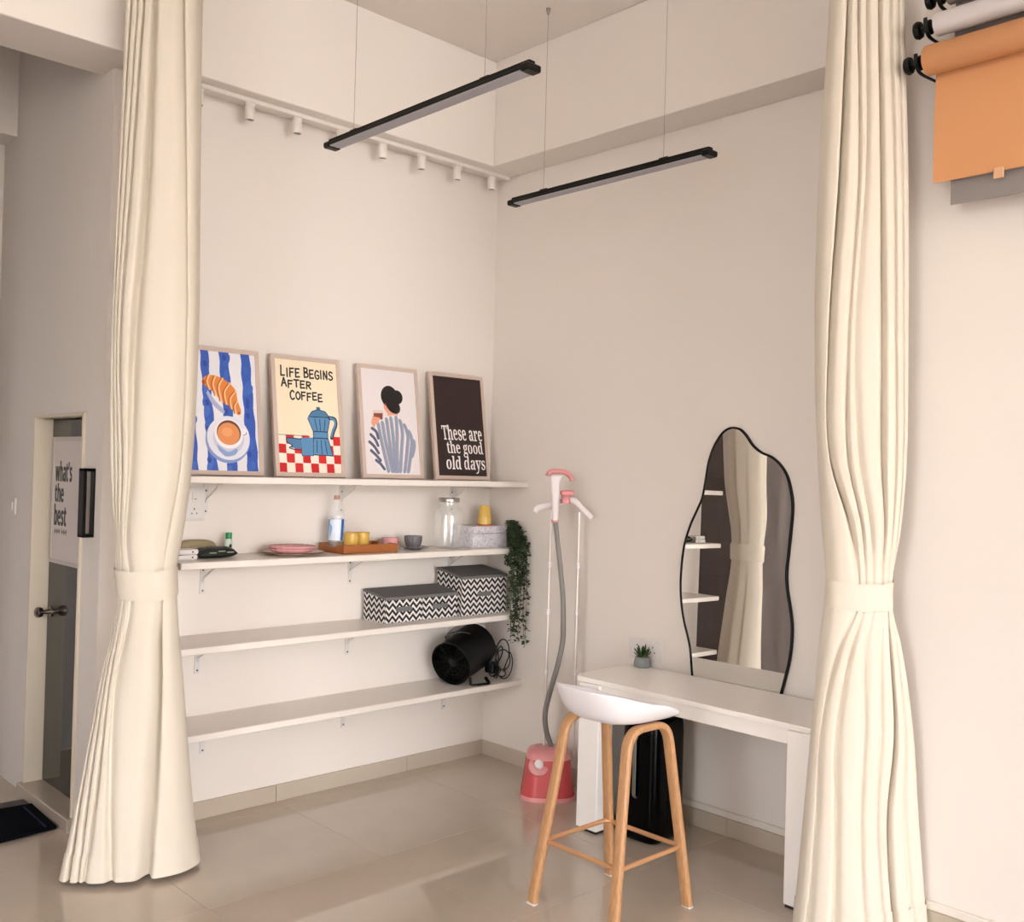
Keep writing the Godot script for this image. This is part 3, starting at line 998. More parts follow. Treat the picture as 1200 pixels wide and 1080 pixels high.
func woman_print() -> Image:
	var im := sheet(360, 550, col(0.90, 0.87, 0.87))
	var skin := col(0.90, 0.62, 0.52)
	var shawl := [V(0.46, 0.44), V(0.62, 0.43), V(0.70, 0.475), V(0.80, 0.53), V(0.88, 0.62), V(0.97, 0.71), V(0.93, 0.78), V(0.86, 0.86), V(0.82, 0.99), V(0.27, 0.99), V(0.22, 0.93), V(0.12, 0.83), V(0.06, 0.73), V(0.09, 0.66), V(0.14, 0.56), V(0.20, 0.52), V(0.30, 0.51), V(0.42, 0.455)]
	fill_poly(im, curve([V(0.47, 0.37), V(0.61, 0.37), V(0.635, 0.45), V(0.55, 0.47), V(0.44, 0.45)]), skin)
	fill_poly(im, curve([V(0.385, 0.30), V(0.42, 0.28), V(0.50, 0.34), V(0.50, 0.41), V(0.44, 0.415), V(0.385, 0.37)]), skin)
	fill_poly(im, curve(shawl, 4), col(0.91, 0.88, 0.88))
	var grey := col(0.56, 0.60, 0.69)
	for s: Array in [[V(0.50, 0.46), V(0.52, 0.62), V(0.53, 0.80), V(0.55, 0.97)], [V(0.60, 0.45), V(0.60, 0.60), V(0.58, 0.78), V(0.57, 0.97)], [V(0.67, 0.48), V(0.70, 0.60), V(0.66, 0.78), V(0.62, 0.97)], [V(0.42, 0.475), V(0.44, 0.62), V(0.47, 0.80), V(0.51, 0.97)], [V(0.34, 0.51), V(0.37, 0.66), V(0.42, 0.82), V(0.47, 0.97)],
		[V(0.75, 0.52), V(0.80, 0.62), V(0.77, 0.76), V(0.70, 0.97)], [V(0.83, 0.58), V(0.87, 0.66), V(0.84, 0.78), V(0.77, 0.97)], [V(0.91, 0.67), V(0.91, 0.73), V(0.86, 0.82)], [V(0.26, 0.52), V(0.29, 0.64), V(0.34, 0.80), V(0.40, 0.97)]]:
		stroke(im, curve(s), 0.054, grey)
		var edge := []
		for p: Vector2 in s:
			edge.append(p + V(0.033, 0.0))
		stroke(im, curve(edge), 0.006, col(0.62, 0.45, 0.42))
	for s: Array in [[V(0.15, 0.57), V(0.22, 0.60), V(0.25, 0.66)], [V(0.12, 0.63), V(0.19, 0.67), V(0.24, 0.73)], [V(0.09, 0.70), V(0.17, 0.74), V(0.24, 0.80)], [V(0.11, 0.78), V(0.19, 0.82), V(0.27, 0.87)], [V(0.19, 0.87), V(0.26, 0.90), V(0.33, 0.95)]]:
		stroke(im, curve(s), 0.045, col(0.33, 0.36, 0.46))
	fill_poly(im, curve([V(0.14, 0.52), V(0.20, 0.43), V(0.27, 0.45), V(0.28, 0.51), V(0.22, 0.53), V(0.19, 0.57)]), skin)
	fill_poly(im, [V(0.185, 0.405), V(0.365, 0.40), V(0.35, 0.48), V(0.205, 0.485)], col(0.52, 0.27, 0.20))
	fill_poly(im, [V(0.185, 0.395), V(0.365, 0.39), V(0.36, 0.42), V(0.19, 0.425)], col(0.86, 0.79, 0.76))
	stroke(im, [V(0.20, 0.47), V(0.29, 0.475)], 0.035, skin)
	var hair := col(0.05, 0.045, 0.05)
	fill_poly(im, blob(V(0.50, 0.255), 0.155, 0.105), hair)
	fill_poly(im, blob(V(0.645, 0.255), 0.105, 0.068), hair)
	fill_poly(im, blob(V(0.56, 0.34), 0.135, 0.072, 0.25), hair)
	stroke(im, curve([V(0.41, 0.325), V(0.435, 0.35), V(0.43, 0.375)]), 0.012, col(0.78, 0.45, 0.38))
	return im

func days_print() -> Image:
	var im := sheet(360, 550, col(0.155, 0.085, 0.085))
	var white := col(0.95, 0.93, 0.92)
	type(im, "These are", "Droid Serif", 700, 0.12, 0.49, 0.95, 0.64, white, -0.02)
	type(im, "the good", "Droid Serif", 700, 0.20, 0.648, 0.955, 0.812, white, -0.02)
	type(im, "old days", "Droid Serif", 700, 0.17, 0.80, 0.98, 0.975, white, 0.0)
	return im

# ---------------------------------------------------------------- goods on the second shelf
func shelf_goods() -> void:
	var y: float = SHELF[1]
	var white := mat("white gloss plastic", col(0.90, 0.88, 0.87), 0.25)
	# two small white boxes, one on the other
	for k in 2:
		var t := thing("small_box", Vector3(-1.955 + 0.004 * k, y + 0.024 * k, 0.165), ["lower of the two flat white boxes stacked at the hallway end of the shelf", "upper of the two flat white boxes stacked at the hallway end of the shelf"][k], "box", "flat white boxes on the second shelf", 0.12 - 0.1 * k)
		piece("case", t, white, Vector3(-0.052, 0, -0.045), Vector3(0.052, 0.022, 0.045), 0.005)
		piece("latch", t, mats["black metal"], Vector3(0.02, 0.008, 0.0445), Vector3(0.028, 0.014, 0.0465), 0.001)
	# tan packet and dark packet
	var t := thing("paper_packet", Vector3(-1.835, y, 0.045), "tan paper packet lying behind the dark green packet on the shelf", "packet")
	var st := mb()
	pillow(st, 0.20, 0.076, 0.07, 0.0)
	build(st, "wrapper", with_relief(mat("tan packet paper", col(0.62, 0.56, 0.43), 0.6), 0.06, 8.0, 0.3), t)
	t = thing("dark_packet", Vector3(-1.79, y, 0.142), "dark green glossy packet lying on the shelf next to the white boxes", "packet", "", 0.1)
	st = mb()
	pillow(st, 0.19, 0.052, 0.10, 0.004)
	build(st, "wrapper", with_relief(mat("dark green film", col(0.055, 0.085, 0.06), 0.22), 0.05, 9.0, 0.5), t)
	st = mb()
	for k in 3:
		box(st, Vector3(-0.04 + 0.045 * k, 0.026 + 0.006 * (k % 2), 0.0505), Vector3(0.035, 0.004, 0.001), 0.0)
	build(st, "printed_line", mat("pale print", col(0.62, 0.66, 0.58), 0.5), t).set_meta("kind", "stuff")
	# little bottle with a green cap
	t = thing("gel_bottle", Vector3(-1.688, y, 0.075), "small clear bottle with a green cap on the second shelf", "bottle")
	st = mb()
	lathe(st, [Vector2(0, 0), Vector2(0.017, 0), Vector2(0.019, 0.003), Vector2(0.019, 0.07), Vector2(0.013, 0.078), Vector2(0, 0.079)], 24, Transform3D(), Vector2(1.0, 0.7))
	build(st, "body", mat("pale bottle plastic", col(0.82, 0.86, 0.83), 0.2), t)
	st = mb()
	lathe(st, [Vector2(0, 0.078), Vector2(0.015, 0.078), Vector2(0.0145, 0.106), Vector2(0, 0.108)], 20)
	build(st, "cap", mat("green cap", col(0.10, 0.55, 0.30), 0.35), t)
	st = mb()
	lathe(st, [Vector2(0.0195, 0.016), Vector2(0.0195, 0.06)], 24, Transform3D(), Vector2(1.0, 0.71))
	var lab := build(st, "label_band", mat("pale green label", col(0.75, 0.85, 0.76), 0.5), t)
	st = mb()
	slab(st, PackedVector2Array([V(-0.006, 0.02), V(0.008, 0.022), V(0.009, 0.05), V(0.002, 0.056), V(-0.004, 0.045)]), 0.0135, 0.0145)
	build(st, "printed_leaf", mat("dark label print", col(0.08, 0.15, 0.11), 0.5), lab)
	# platter with a brown rim and pink plates
	t = thing("platter", Vector3(-1.395, y, 0.155), "wide cream platter with a brown rim under the stacked pink plates", "plate")
	st = mb()
	lathe(st, [Vector2(0, 0.003), Vector2(0.09, 0.0), Vector2(0.10, 0.002), Vector2(0.148, 0.013), Vector2(0.147, 0.0165), Vector2(0.10, 0.007), Vector2(0, 0.006)], 48)
	build(st, "dish", mat("cream stoneware", col(0.84, 0.76, 0.68), 0.35), t)
	st = mb()
	lathe(st, [Vector2(0.146, 0.0125), Vector2(0.1495, 0.0135), Vector2(0.1495, 0.0165), Vector2(0.146, 0.018), Vector2(0.144, 0.0165)], 48)
	build(st, "rim", mat("brown glaze rim", col(0.36, 0.18, 0.10), 0.3), t)
	var rose := mat("pink glazed ceramic", col(0.86, 0.63, 0.63), 0.25)
	for k in 2:
		t = thing("pink_plate", Vector3(-1.40, y + 0.007 + 0.0125 * k, 0.155), ["lower of the two stacked pink plates, resting on the cream platter", "upper of the two stacked pink plates"][k], "plate", "pink plates stacked on the platter", 0.3 * k)
		st = mb()
		fluted(st, [0.06, 0.065, 0.092, 0.11, 0.108, 0.09, 0.062], [0.0, 0.0, 0.008, 0.022, 0.0245, 0.0125, 0.006], 20, 0.035)
		build(st, "dish", rose, t)
	# wooden tray
	t = thing("wooden_tray", Vector3(-1.012, y, 0.145), "shallow orange-brown wooden tray holding the bottle and yellow cups", "tray", "", 0.03)
	var tw := wood("warm tray wood", col(0.70, 0.42, 0.20), Vector3(1, 14, 14), 0.5)
	var w2 := 0.166
	var d2 := 0.108
	piece("base", t, tw, Vector3(-w2, 0.0, -d2), Vector3(w2, 0.008, d2), 0.001)
	piece("long_side", t, tw, Vector3(-w2, 0.0, d2 - 0.01), Vector3(w2, 0.044, d2), 0.002)
	piece("long_side", t, tw, Vector3(-w2, 0.0, -d2), Vector3(w2, 0.044, -d2 + 0.01), 0.002)
	for s: float in [-1.0, 1.0]:
		st = mb()
		var o := PackedVector2Array([V(-d2 + 0.01, 0.0), V(d2 - 0.01, 0.0), V(d2 - 0.01, 0.044), V(0.045, 0.044), V(0.036, 0.03), V(-0.036, 0.03), V(-0.045, 0.044), V(-d2 + 0.01, 0.044)])
		slab(st, o, -0.005, 0.005, Transform3D(Basis(Vector3.UP, -PI / 2), Vector3(s * (w2 - 0.005), 0, 0)))
		build(st, "end_side", tw, t)
	# water bottle standing on the tray
	var by := y + 0.0085
	t = thing("water_bottle", Vector3(-1.118, by, 0.10), "clear plastic water bottle with a blue and white label, standing on the tray", "bottle")
	st = mb()
	var prof := [Vector2(0, 0.004), Vector2(0.03, 0.0), Vector2(0.038, 0.006), Vector2(0.040, 0.02), Vector2(0.038, 0.03), Vector2(0.040, 0.04), Vector2(0.038, 0.05), Vector2(0.0405, 0.06), Vector2(0.0405, 0.15), Vector2(0.040, 0.17), Vector2(0.036, 0.195), Vector2(0.026, 0.222), Vector2(0.016, 0.238), Vector2(0.0135, 0.246), Vector2(0.0135, 0.262), Vector2(0, 0.263)]
	lathe(st, prof, 32)
	build(st, "body", clear("clear bottle plastic", col(0.90, 0.94, 0.97), 0.10), t)
	st = mb()
	lathe(st, [Vector2(0, 0.006), Vector2(0.036, 0.008), Vector2(0.0372, 0.17), Vector2(0.0, 0.171)], 32)
	build(st, "water", clear("still water", col(0.93, 0.96, 0.98), 0.10), t)
	var im := sheet(256, 96, col(0.86, 0.90, 0.95))
	for b: Array in [[0.20, 0.28], [0.48, 0.52], [0.765, 0.85]]:
		fill_poly(im, [V(b[0], 0), V(b[1], 0), V(b[1] - 0.04, 1), V(b[0] - 0.02, 1)], col(0.16, 0.38, 0.66))
		fill_poly(im, curve([V(b[1], 0.2), V(b[1] + 0.06, 0.4), V(b[1] + 0.01, 0.9)]), col(0.45, 0.66, 0.85))
	st = mb()
	for j in 48:
		var q := []
		var uv := []
		for w: Array in [[j, 0], [j + 1, 0], [j + 1, 1], [j, 1]]:
			var a: float = TAU * w[0] / 48.0
			q.append(Vector3(cos(a) * 0.0412, 0.05 + 0.105 * w[1], -sin(a) * 0.0412))
			uv.append(V(w[0] / 48.0, 1.0 - w[1]))
		quad_uv(st, q, uv)
	build(st, "label_band", print_mat(im, 0.3), t)
	st = mb()
	lathe(st, [Vector2(0, 0.252), Vector2(0.0155, 0.252), Vector2(0.0155, 0.27), Vector2(0.014, 0.273), Vector2(0, 0.2735)], 24)
	build(st, "cap", mat("rosy bottle cap", col(0.72, 0.52, 0.46), 0.35), t)
	# yellow ribbed glass cups, one turned over on the box
	var amber := mat("yellow glass", col(0.91, 0.75, 0.38), 0.12)
	amber.backlight_enabled = true
	amber.backlight = col(0.5, 0.38, 0.12)
	for k in 3:
		var at: Vector3 = [Vector3(-1.062, by, 0.15), Vector3(-0.985, by, 0.135), Vector3(-0.158, y + 0.118, 0.14)][k]
		t = thing("yellow_cup", at, ["yellow cup on the wooden tray, standing next to the water bottle", "yellow cup on the wooden tray, the one further from the bottle", "yellow cup turned upside down on the marbled white box"][k], "cup", "yellow cups on the second shelf")
		st = mb()
		var hh: float = 0.088 if k < 2 else 0.112
		var c := [Vector2(0, 0.004), Vector2(0.03, 0.0), Vector2(0.034, 0.004), Vector2(0.037, hh * 0.5), Vector2(0.039, hh - 0.002), Vector2(0.037, hh), Vector2(0.0355, hh - 0.003), Vector2(0.033, hh * 0.5), Vector2(0.030, 0.010), Vector2(0, 0.009)]
		if k == 2:
			c = [Vector2(0.0385, 0.0), Vector2(0.0415, 0.0), Vector2(0.0415, 0.006), Vector2(0.038, 0.04), Vector2(0.031, hh - 0.004), Vector2(0.028, hh), Vector2(0, hh), Vector2(0, hh - 0.006), Vector2(0.027, hh - 0.008), Vector2(0.035, 0.04)]
		lathe(st, c, 32)
		build(st, "wall", amber, t)
		if k == 2:
			st = mb()
			lathe(st, [Vector2(0.0415, 0.0), Vector2(0.0435, 0.001), Vector2(0.0435, 0.007), Vector2(0.0412, 0.008)], 32)
			build(st, "rim", mat("orange rim", col(0.78, 0.34, 0.10), 0.2), t)
	# pink cup behind the tray's end, grey cup on its saucer
	t = thing("pink_cup", Vector3(-0.785, y, 0.105), "low pink cup on the shelf beside the end of the tray", "cup", "", 0.6)
	cup(t, 0.045, 0.062, rose)
	var grey := mat("speckled grey glaze", col(0.58, 0.56, 0.58), 0.25)
	grey.uv1_triplanar = true
	grey.uv1_scale = Vector3.ONE * 9.0
	grey.albedo_texture = noise_tex(0.12, 8, 128, col(0.55, 0.55, 0.55), col(1, 1, 1))
	t = thing("grey_saucer", Vector3(-0.672, y, 0.165), "grey ceramic saucer under the grey cup", "saucer")
	st = mb()
	lathe(st, [Vector2(0, 0.003), Vector2(0.032, 0.0), Vector2(0.036, 0.002), Vector2(0.07, 0.014), Vector2(0.0705, 0.017), Vector2(0.036, 0.007), Vector2(0, 0.006)], 40)
	build(st, "dish", grey, t)
	t = thing("grey_cup", Vector3(-0.680, y + 0.007, 0.165), "speckled grey ceramic cup standing on its grey saucer", "cup", "", -2.4)
	cup(t, 0.048, 0.066, grey)
	# big glass jar with a metal lid
	t = thing("glass_jar", Vector3(-0.432, y, 0.155), "large empty clear glass jar with a silver screw lid", "jar")
	st = mb()
	var jar := [Vector2(0, 0.006), Vector2(0.062, 0.0), Vector2(0.078, 0.008), Vector2(0.083, 0.025), Vector2(0.083, 0.175), Vector2(0.080, 0.195), Vector2(0.068, 0.215), Vector2(0.053, 0.227), Vector2(0.051, 0.235), Vector2(0.051, 0.252), Vector2(0.048, 0.252), Vector2(0.048, 0.235), Vector2(0.051, 0.224), Vector2(0.066, 0.211), Vector2(0.0765, 0.193), Vector2(0.0795, 0.175), Vector2(0.0795, 0.027), Vector2(0.074, 0.012), Vector2(0, 0.012)]
	lathe(st, jar, 48)
	build(st, "glass", clear("jar glass", col(0.92, 0.94, 0.92), 0.07), t)
	st = mb()
	lathe(st, [Vector2(0, 0.250), Vector2(0.0555, 0.250), Vector2(0.0565, 0.252), Vector2(0.0565, 0.268), Vector2(0.054, 0.272), Vector2(0.045, 0.2725), Vector2(0.044, 0.2705), Vector2(0, 0.2705)], 48)
	build(st, "lid", mat("brushed lid metal", col(0.72, 0.71, 0.69), 0.28, 1.0), t)
	# marbled box
	t = thing("marbled_box", Vector3(-0.185, y, 0.135), "white marbled cardboard box at the end of the shelf, under the yellow cup", "box")
	var marble := mat("marbled paper", col(0.90, 0.885, 0.90), 0.4)
	marble.uv1_triplanar = true
	marble.uv1_scale = Vector3.ONE * 5.0
	marble.albedo_texture = veins()
	piece("case", t, marble, Vector3(-0.125, 0, -0.085), Vector3(0.125, 0.078, 0.085), 0.002)
	piece("lid", t, marble, Vector3(-0.128, 0.079, -0.088), Vector3(0.128, 0.118, 0.088), 0.002)

func veins() -> NoiseTexture2D:
	var t := noise_tex(0.014, 77, 256, col(1, 1, 1), col(1, 1, 1), 5)
	var g := Gradient.new()
	g.offsets = PackedFloat32Array([0.0, 0.42, 0.49, 0.53, 0.6, 1.0])
	g.colors = PackedColorArray([col(0.98, 0.97, 0.97), col(0.95, 0.94, 0.96), col(0.76, 0.74, 0.80), col(0.93, 0.92, 0.94), col(1, 1, 1), col(0.9, 0.89, 0.92)])
	t.color_ramp = g
	return t

func clear(key: String, c: Color, alpha: float) -> StandardMaterial3D:
	var m := mat(key, Color(c.r, c.g, c.b, alpha), 0.03)
	m.transparency = BaseMaterial3D.TRANSPARENCY_ALPHA
	m.cull_mode = BaseMaterial3D.CULL_DISABLED
	return m

func wood(key: String, c: Color, stretch: Vector3, rough := 0.45) -> StandardMaterial3D:
	var m := mat(key, c, rough)
	m.uv1_triplanar = true
	m.uv1_scale = stretch
	m.albedo_texture = noise_tex(0.05, key.length() * 7, 256, col(0.80, 0.76, 0.72), col(1.0, 1.0, 1.0), 5)
	return m

# a soft packet lying on y = 0
func pillow(st: SurfaceTool, w: float, h: float, d: float, dent: float) -> void:
	st.set_smooth_group(1)
	var n := 14
	var at := func(i: int, j: int, top: bool) -> Vector3:
		var u := i / float(n) * 2 - 1
		var v := j / float(n) * 2 - 1
		var f := pow(maxf(0.0, (1 - pow(absf(u), 3.5)) * (1 - pow(absf(v), 3.5))), 0.45)
		var mid := h * 0.36
		return Vector3(u * w / 2 * (1.0 - 0.04 * v * v), mid + (h - mid) * f * (1.0 - dent * 20.0 * (0.5 + 0.5 * sin(u * 7.0 + v * 3.0))) if top else mid * (1.0 - f), v * d / 2 * (1.0 - 0.05 * u * u))
	for i in n:
		for j in n:
			quad(st, at.call(i, j, true), at.call(i, j + 1, true), at.call(i + 1, j + 1, true), at.call(i + 1, j, true))
			quad(st, at.call(i, j, false), at.call(i + 1, j, false), at.call(i + 1, j + 1, false), at.call(i, j + 1, false))

# a plate with a wavy rim: radii and heights of its rings from foot to inside
func fluted(st: SurfaceTool, rad: Array, hs: Array, waves: int, amount: float) -> void:
	var rings := []
	var big: float = rad.max()
	for k in rad.size():
		var ring := PackedVector3Array()
		for j in 80:
			var a := TAU * j / 80.0
			var r: float = rad[k] * (1.0 + amount * pow(rad[k] / big, 6.0) * cos(a * waves))
			ring.append(Vector3(cos(a) * r, hs[k], -sin(a) * r))
		rings.append(ring)
	loft(st, rings)

func cup(t: Node3D, r: float, h: float, m: Material) -> void:
	var st := mb()
	lathe(st, [Vector2(0, 0.004), Vector2(r * 0.5, 0.002), Vector2(r * 0.55, 0.0), Vector2(r * 0.6, 0.003), Vector2(r * 0.85, h * 0.25), Vector2(r * 0.97, h * 0.6), Vector2(r, h - 0.002), Vector2(r - 0.002, h), Vector2(r - 0.004, h - 0.002), Vector2(r * 0.97 - 0.004, h * 0.6), Vector2(r * 0.82 - 0.004, h * 0.27), Vector2(r * 0.5, 0.008), Vector2(0, 0.007)], 40)
	build(st, "bowl", m, t)
	st = mb()
	tube(st, smooth_path([Vector3(r * 0.96, h * 0.78, 0), Vector3(r + 0.016, h * 0.80, 0), Vector3(r + 0.024, h * 0.55, 0), Vector3(r + 0.012, h * 0.32, 0), Vector3(r * 0.88, h * 0.33, 0)], 6), 0.0045, 0.0035, 10)
	build(st, "handle", m, t)

# ---------------------------------------------------------------- zigzag storage boxes on the third shelf
func zigzag() -> StandardMaterial3D:
	if mats.has("zigzag cloth"):
		return mats["zigzag cloth"]
	var im := sheet(96, 64, col(0.10, 0.095, 0.10))
	for y in 64:
		for x in 96:
			var f := absf(fposmod(x / 96.0, 1.0) - 0.5) * 2.0
			var s := fposmod(y / 64.0 + f * 0.75, 1.0)
			if s < 0.46:
				im.set_pixel(x, y, col(0.88, 0.86, 0.85))
	var m := print_mat(im, 0.85)
	m.resource_name = "zigzag cloth"
	mats["zigzag cloth"] = m
	return m

# a cloth box with its lid sagging to the front; h_back, h_front are the heights of the rim
func cloth_box(at: Vector3, w: float, d: float, h_back: float, h_front: float, label: String, front_handle: bool) -> void:
	var t := thing("storage_box", at, label, "storage box", "zigzag cloth boxes on the third shelf")
	var z := zigzag()
	var st := mb()
	var px := 0.044
	var py := 0.032
	var b0 := [Vector3(-w / 2, 0, d / 2), Vector3(w / 2, 0, d / 2), Vector3(w / 2, 0, -d / 2), Vector3(-w / 2, 0, -d / 2)]
	var hs := [h_front, h_front, h_back, h_back]
	var lens := [w, d, w, d]
	var run := 0.0
	for k in 4:
		var j := (k + 1) % 4
		var a: Vector3 = b0[k]
		var b: Vector3 = b0[j]
		var l: float = lens[k]
		var u0 := run / px
		var u1 := (run + l) / px
		quad_uv(st, [a, b, b + Vector3(0, hs[j], 0), a + Vector3(0, hs[k], 0)], [V(u0, 0), V(u1, 0), V(u1, -hs[j] / py), V(u0, -hs[k] / py)])
		run += l
	quad(st, b0[3], b0[2], b0[1], b0[0])
	build(st, "body", z, t)
	var grey := mat("dark grey lid cloth", col(0.44, 0.435, 0.43), 0.9, 0.0, 0.2)
	st = mb()
	st.set_smooth_group(2)
	var n := 8
	var e := 0.004
	var top := func(i: int, j: int) -> Vector3:
		var u := i / float(n)
		var v := j / float(n)
		var y := lerpf(h_back, h_front, pow(v, 1.3)) + 0.009 - 0.006 * sin(PI * u) * sin(PI * v)
		return Vector3((u - 0.5) * (w + 2 * e), y, (v - 0.5) * (d + 2 * e))
	for i in n:
		for j in n:
			quad(st, top.call(i, j), top.call(i, j + 1), top.call(i + 1, j + 1), top.call(i + 1, j))
	var skirt := Vector3(0, -0.014, 0)
	st.set_smooth_group(-1)
	for i in n:
		for q: Array in [[top.call(i, n), top.call(i + 1, n)], [top.call(i + 1, 0), top.call(i, 0)], [top.call(0, i), top.call(0, i + 1)], [top.call(n, i + 1), top.call(n, i)]]:
			quad(st, q[0] + skirt, q[1] + skirt, q[1], q[0])
	build(st, "lid", grey, t)
	if front_handle:
		st = mb()
		var y := h_front * 0.56
		tube(st, rounded_path([Vector3(-0.05, y, d / 2), Vector3(-0.042, y, d / 2 + 0.008), Vector3(0.042, y, d / 2 + 0.008), Vector3(0.05, y, d / 2)], 0.004), 0.012, 0.002, 12, Vector3(0, 0, 1), 0.4)
		build(st, "handle", grey, t)

func storage_boxes() -> void:
	var y: float = SHELF[2] + 0.001
	cloth_box(Vector3(-0.772, y, 0.128), 0.234, 0.19, 0.150, 0.122, "low black and white zigzag storage box standing at the open end, away from the plant", true)
	cloth_box(Vector3(-0.532, y, 0.128), 0.234, 0.19, 0.150, 0.122, "low black and white zigzag storage box next to the tall box", true)
	cloth_box(Vector3(-0.238, y, 0.140), 0.33, 0.21, 0.240, 0.205, "tall black and white zigzag storage box beside the trailing plant", true)

# ---------------------------------------------------------------- drum fan on the lowest shelf
func fan() -> void:
	var y: float = SHELF[3]
	var t := thing("drum_fan", Vector3(-0.33, y, 0.165), "black drum fan lying on the lowest shelf with its cord coiled behind it", "fan")
	var bl := mat("black satin plastic", col(0.012, 0.012, 0.013), 0.4, 0.0, 0.35)
	# the drum's axis runs towards the hallway, a little to the viewer, and rises to the rear
	var axis := Vector3(-0.93, -0.25, 0.30).normalized()
	var side := Vector3.UP.cross(axis).normalized()
	var xf := Transform3D(Basis(side, axis, side.cross(axis)), Vector3(0.02, 0.150, 0.0))
	var st := mb()
	lathe(st, [Vector2(0.0, -0.175), Vector2(0.05, -0.173), Vector2(0.11, -0.162), Vector2(0.124, -0.145), Vector2(0.126, -0.06), Vector2(0.120, 0.06), Vector2(0.116, 0.115), Vector2(0.121, 0.118), Vector2(0.122, 0.130), Vector2(0.117, 0.132), Vector2(0.112, 0.115), Vector2(0.112, 0.075), Vector2(0.0, 0.073)], 56, xf)
	build(st, "drum", bl, t)
	st = mb()
	for k in 7:
		var a := TAU * k / 7.0
		var ring := []
		for q: Array in [[0.028, -0.2, 0.085], [0.105, -0.32, 0.078], [0.108, 0.20, 0.1], [0.028, 0.35, 0.095]]:
			ring.append(xf * Vector3(cos(a + q[1]) * q[0], q[2], sin(a + q[1]) * q[0]))
		quad(st, ring[0], ring[1], ring[2], ring[3])
		quad(st, ring[3], ring[2], ring[1], ring[0])
	build(st, "blades", mat("black blade", col(0.012, 0.012, 0.013), 0.6, 0.0, 0.2), t).set_meta("kind", "stuff")
	st = mb()
	lathe(st, [Vector2(0, 0.10), Vector2(0.026, 0.10), Vector2(0.024, 0.112), Vector2(0, 0.117)], 24, xf)
	build(st, "hub", mat("dark grey hub", col(0.10, 0.10, 0.10), 0.3), t)
	st = mb()
	for k in 5:
		var r := 0.022 + 0.022 * k
		var loop := []
		for j in 40:
			loop.append(xf * Vector3(cos(TAU * j / 40.0) * r, 0.124, sin(TAU * j / 40.0) * r))
		tube(st, loop, 0.0013, -1.0, 6, Vector3.ZERO, 1.0, true)
	for k in 12:
		var a := TAU * k / 12.0
		tube(st, [xf * Vector3(cos(a) * 0.02, 0.124, sin(a) * 0.02), xf * Vector3(cos(a) * 0.118, 0.126, sin(a) * 0.118)], 0.0013, -1.0, 6)
	build(st, "grille", bl, t).set_meta("kind", "stuff")
	# grey carry strap, stand and control knob
	st = mb()
	tube(st, smooth_path([xf * Vector3(-0.05, 0.06, -0.105), xf * Vector3(-0.02, 0.10, -0.15), xf * Vector3(0.02, 0.05, -0.155), xf * Vector3(0.04, -0.02, -0.12)], 8), 0.012, 0.002, 10, Vector3.UP, 0.6)
	build(st, "strap", mat("grey webbing", col(0.32, 0.31, 0.29), 0.9), t)
	st = mb()
	tube(st, rounded_path([Vector3(-0.03, 0.05, 0.12), Vector3(-0.03, 0.009, 0.128), Vector3(0.085, 0.009, 0.150), Vector3(0.10, 0.03, 0.10)], 0.01), 0.009, 0.006, 10)
	build(st, "stand_leg", bl, t)
	st = mb()
	tube(st, rounded_path([Vector3(-0.03, 0.05, -0.10), Vector3(-0.03, 0.009, -0.11), Vector3(0.085, 0.009, -0.12), Vector3(0.10, 0.03, -0.09)], 0.01), 0.009, 0.006, 10)
	build(st, "stand_leg", bl, t)
	st = mb()
	box(st, Vector3(0.165, 0.075, 0.075), Vector3(0.05, 0.06, 0.07), 0.008)
	lathe(st, [Vector2(0, 0), Vector2(0.018, 0), Vector2(0.016, 0.016), Vector2(0, 0.017)], 20, Transform3D(Basis(Vector3.RIGHT, PI / 2), Vector3(0.165, 0.075, 0.11)))
	build(st, "control_box", bl, t)
	st = mb()
	var cord := []
	for k in 130:
		var a := k * 0.2
		var rr := 0.075 + 0.02 * sin(k * 0.11)
		cord.append(Vector3(0.185 + 0.03 * sin(k * 0.07) + rr * cos(a) * 0.75, 0.125 + 0.03 * sin(k * 0.09) + rr * sin(a), 0.10 + 0.035 * sin(k * 0.05 + 1.0)))
	for k in 60:
		var a := k * 0.35
		cord.append(Vector3(0.195 + 0.035 * cos(a), 0.045 + 0.024 * sin(a * 1.3) , 0.10 + 0.03 * sin(a * 0.7)))
	tube(st, cord, 0.0035, -1.0, 7)
	build(st, "cord", mat("black rubber cord", col(0.02, 0.02, 0.02), 0.5), t)

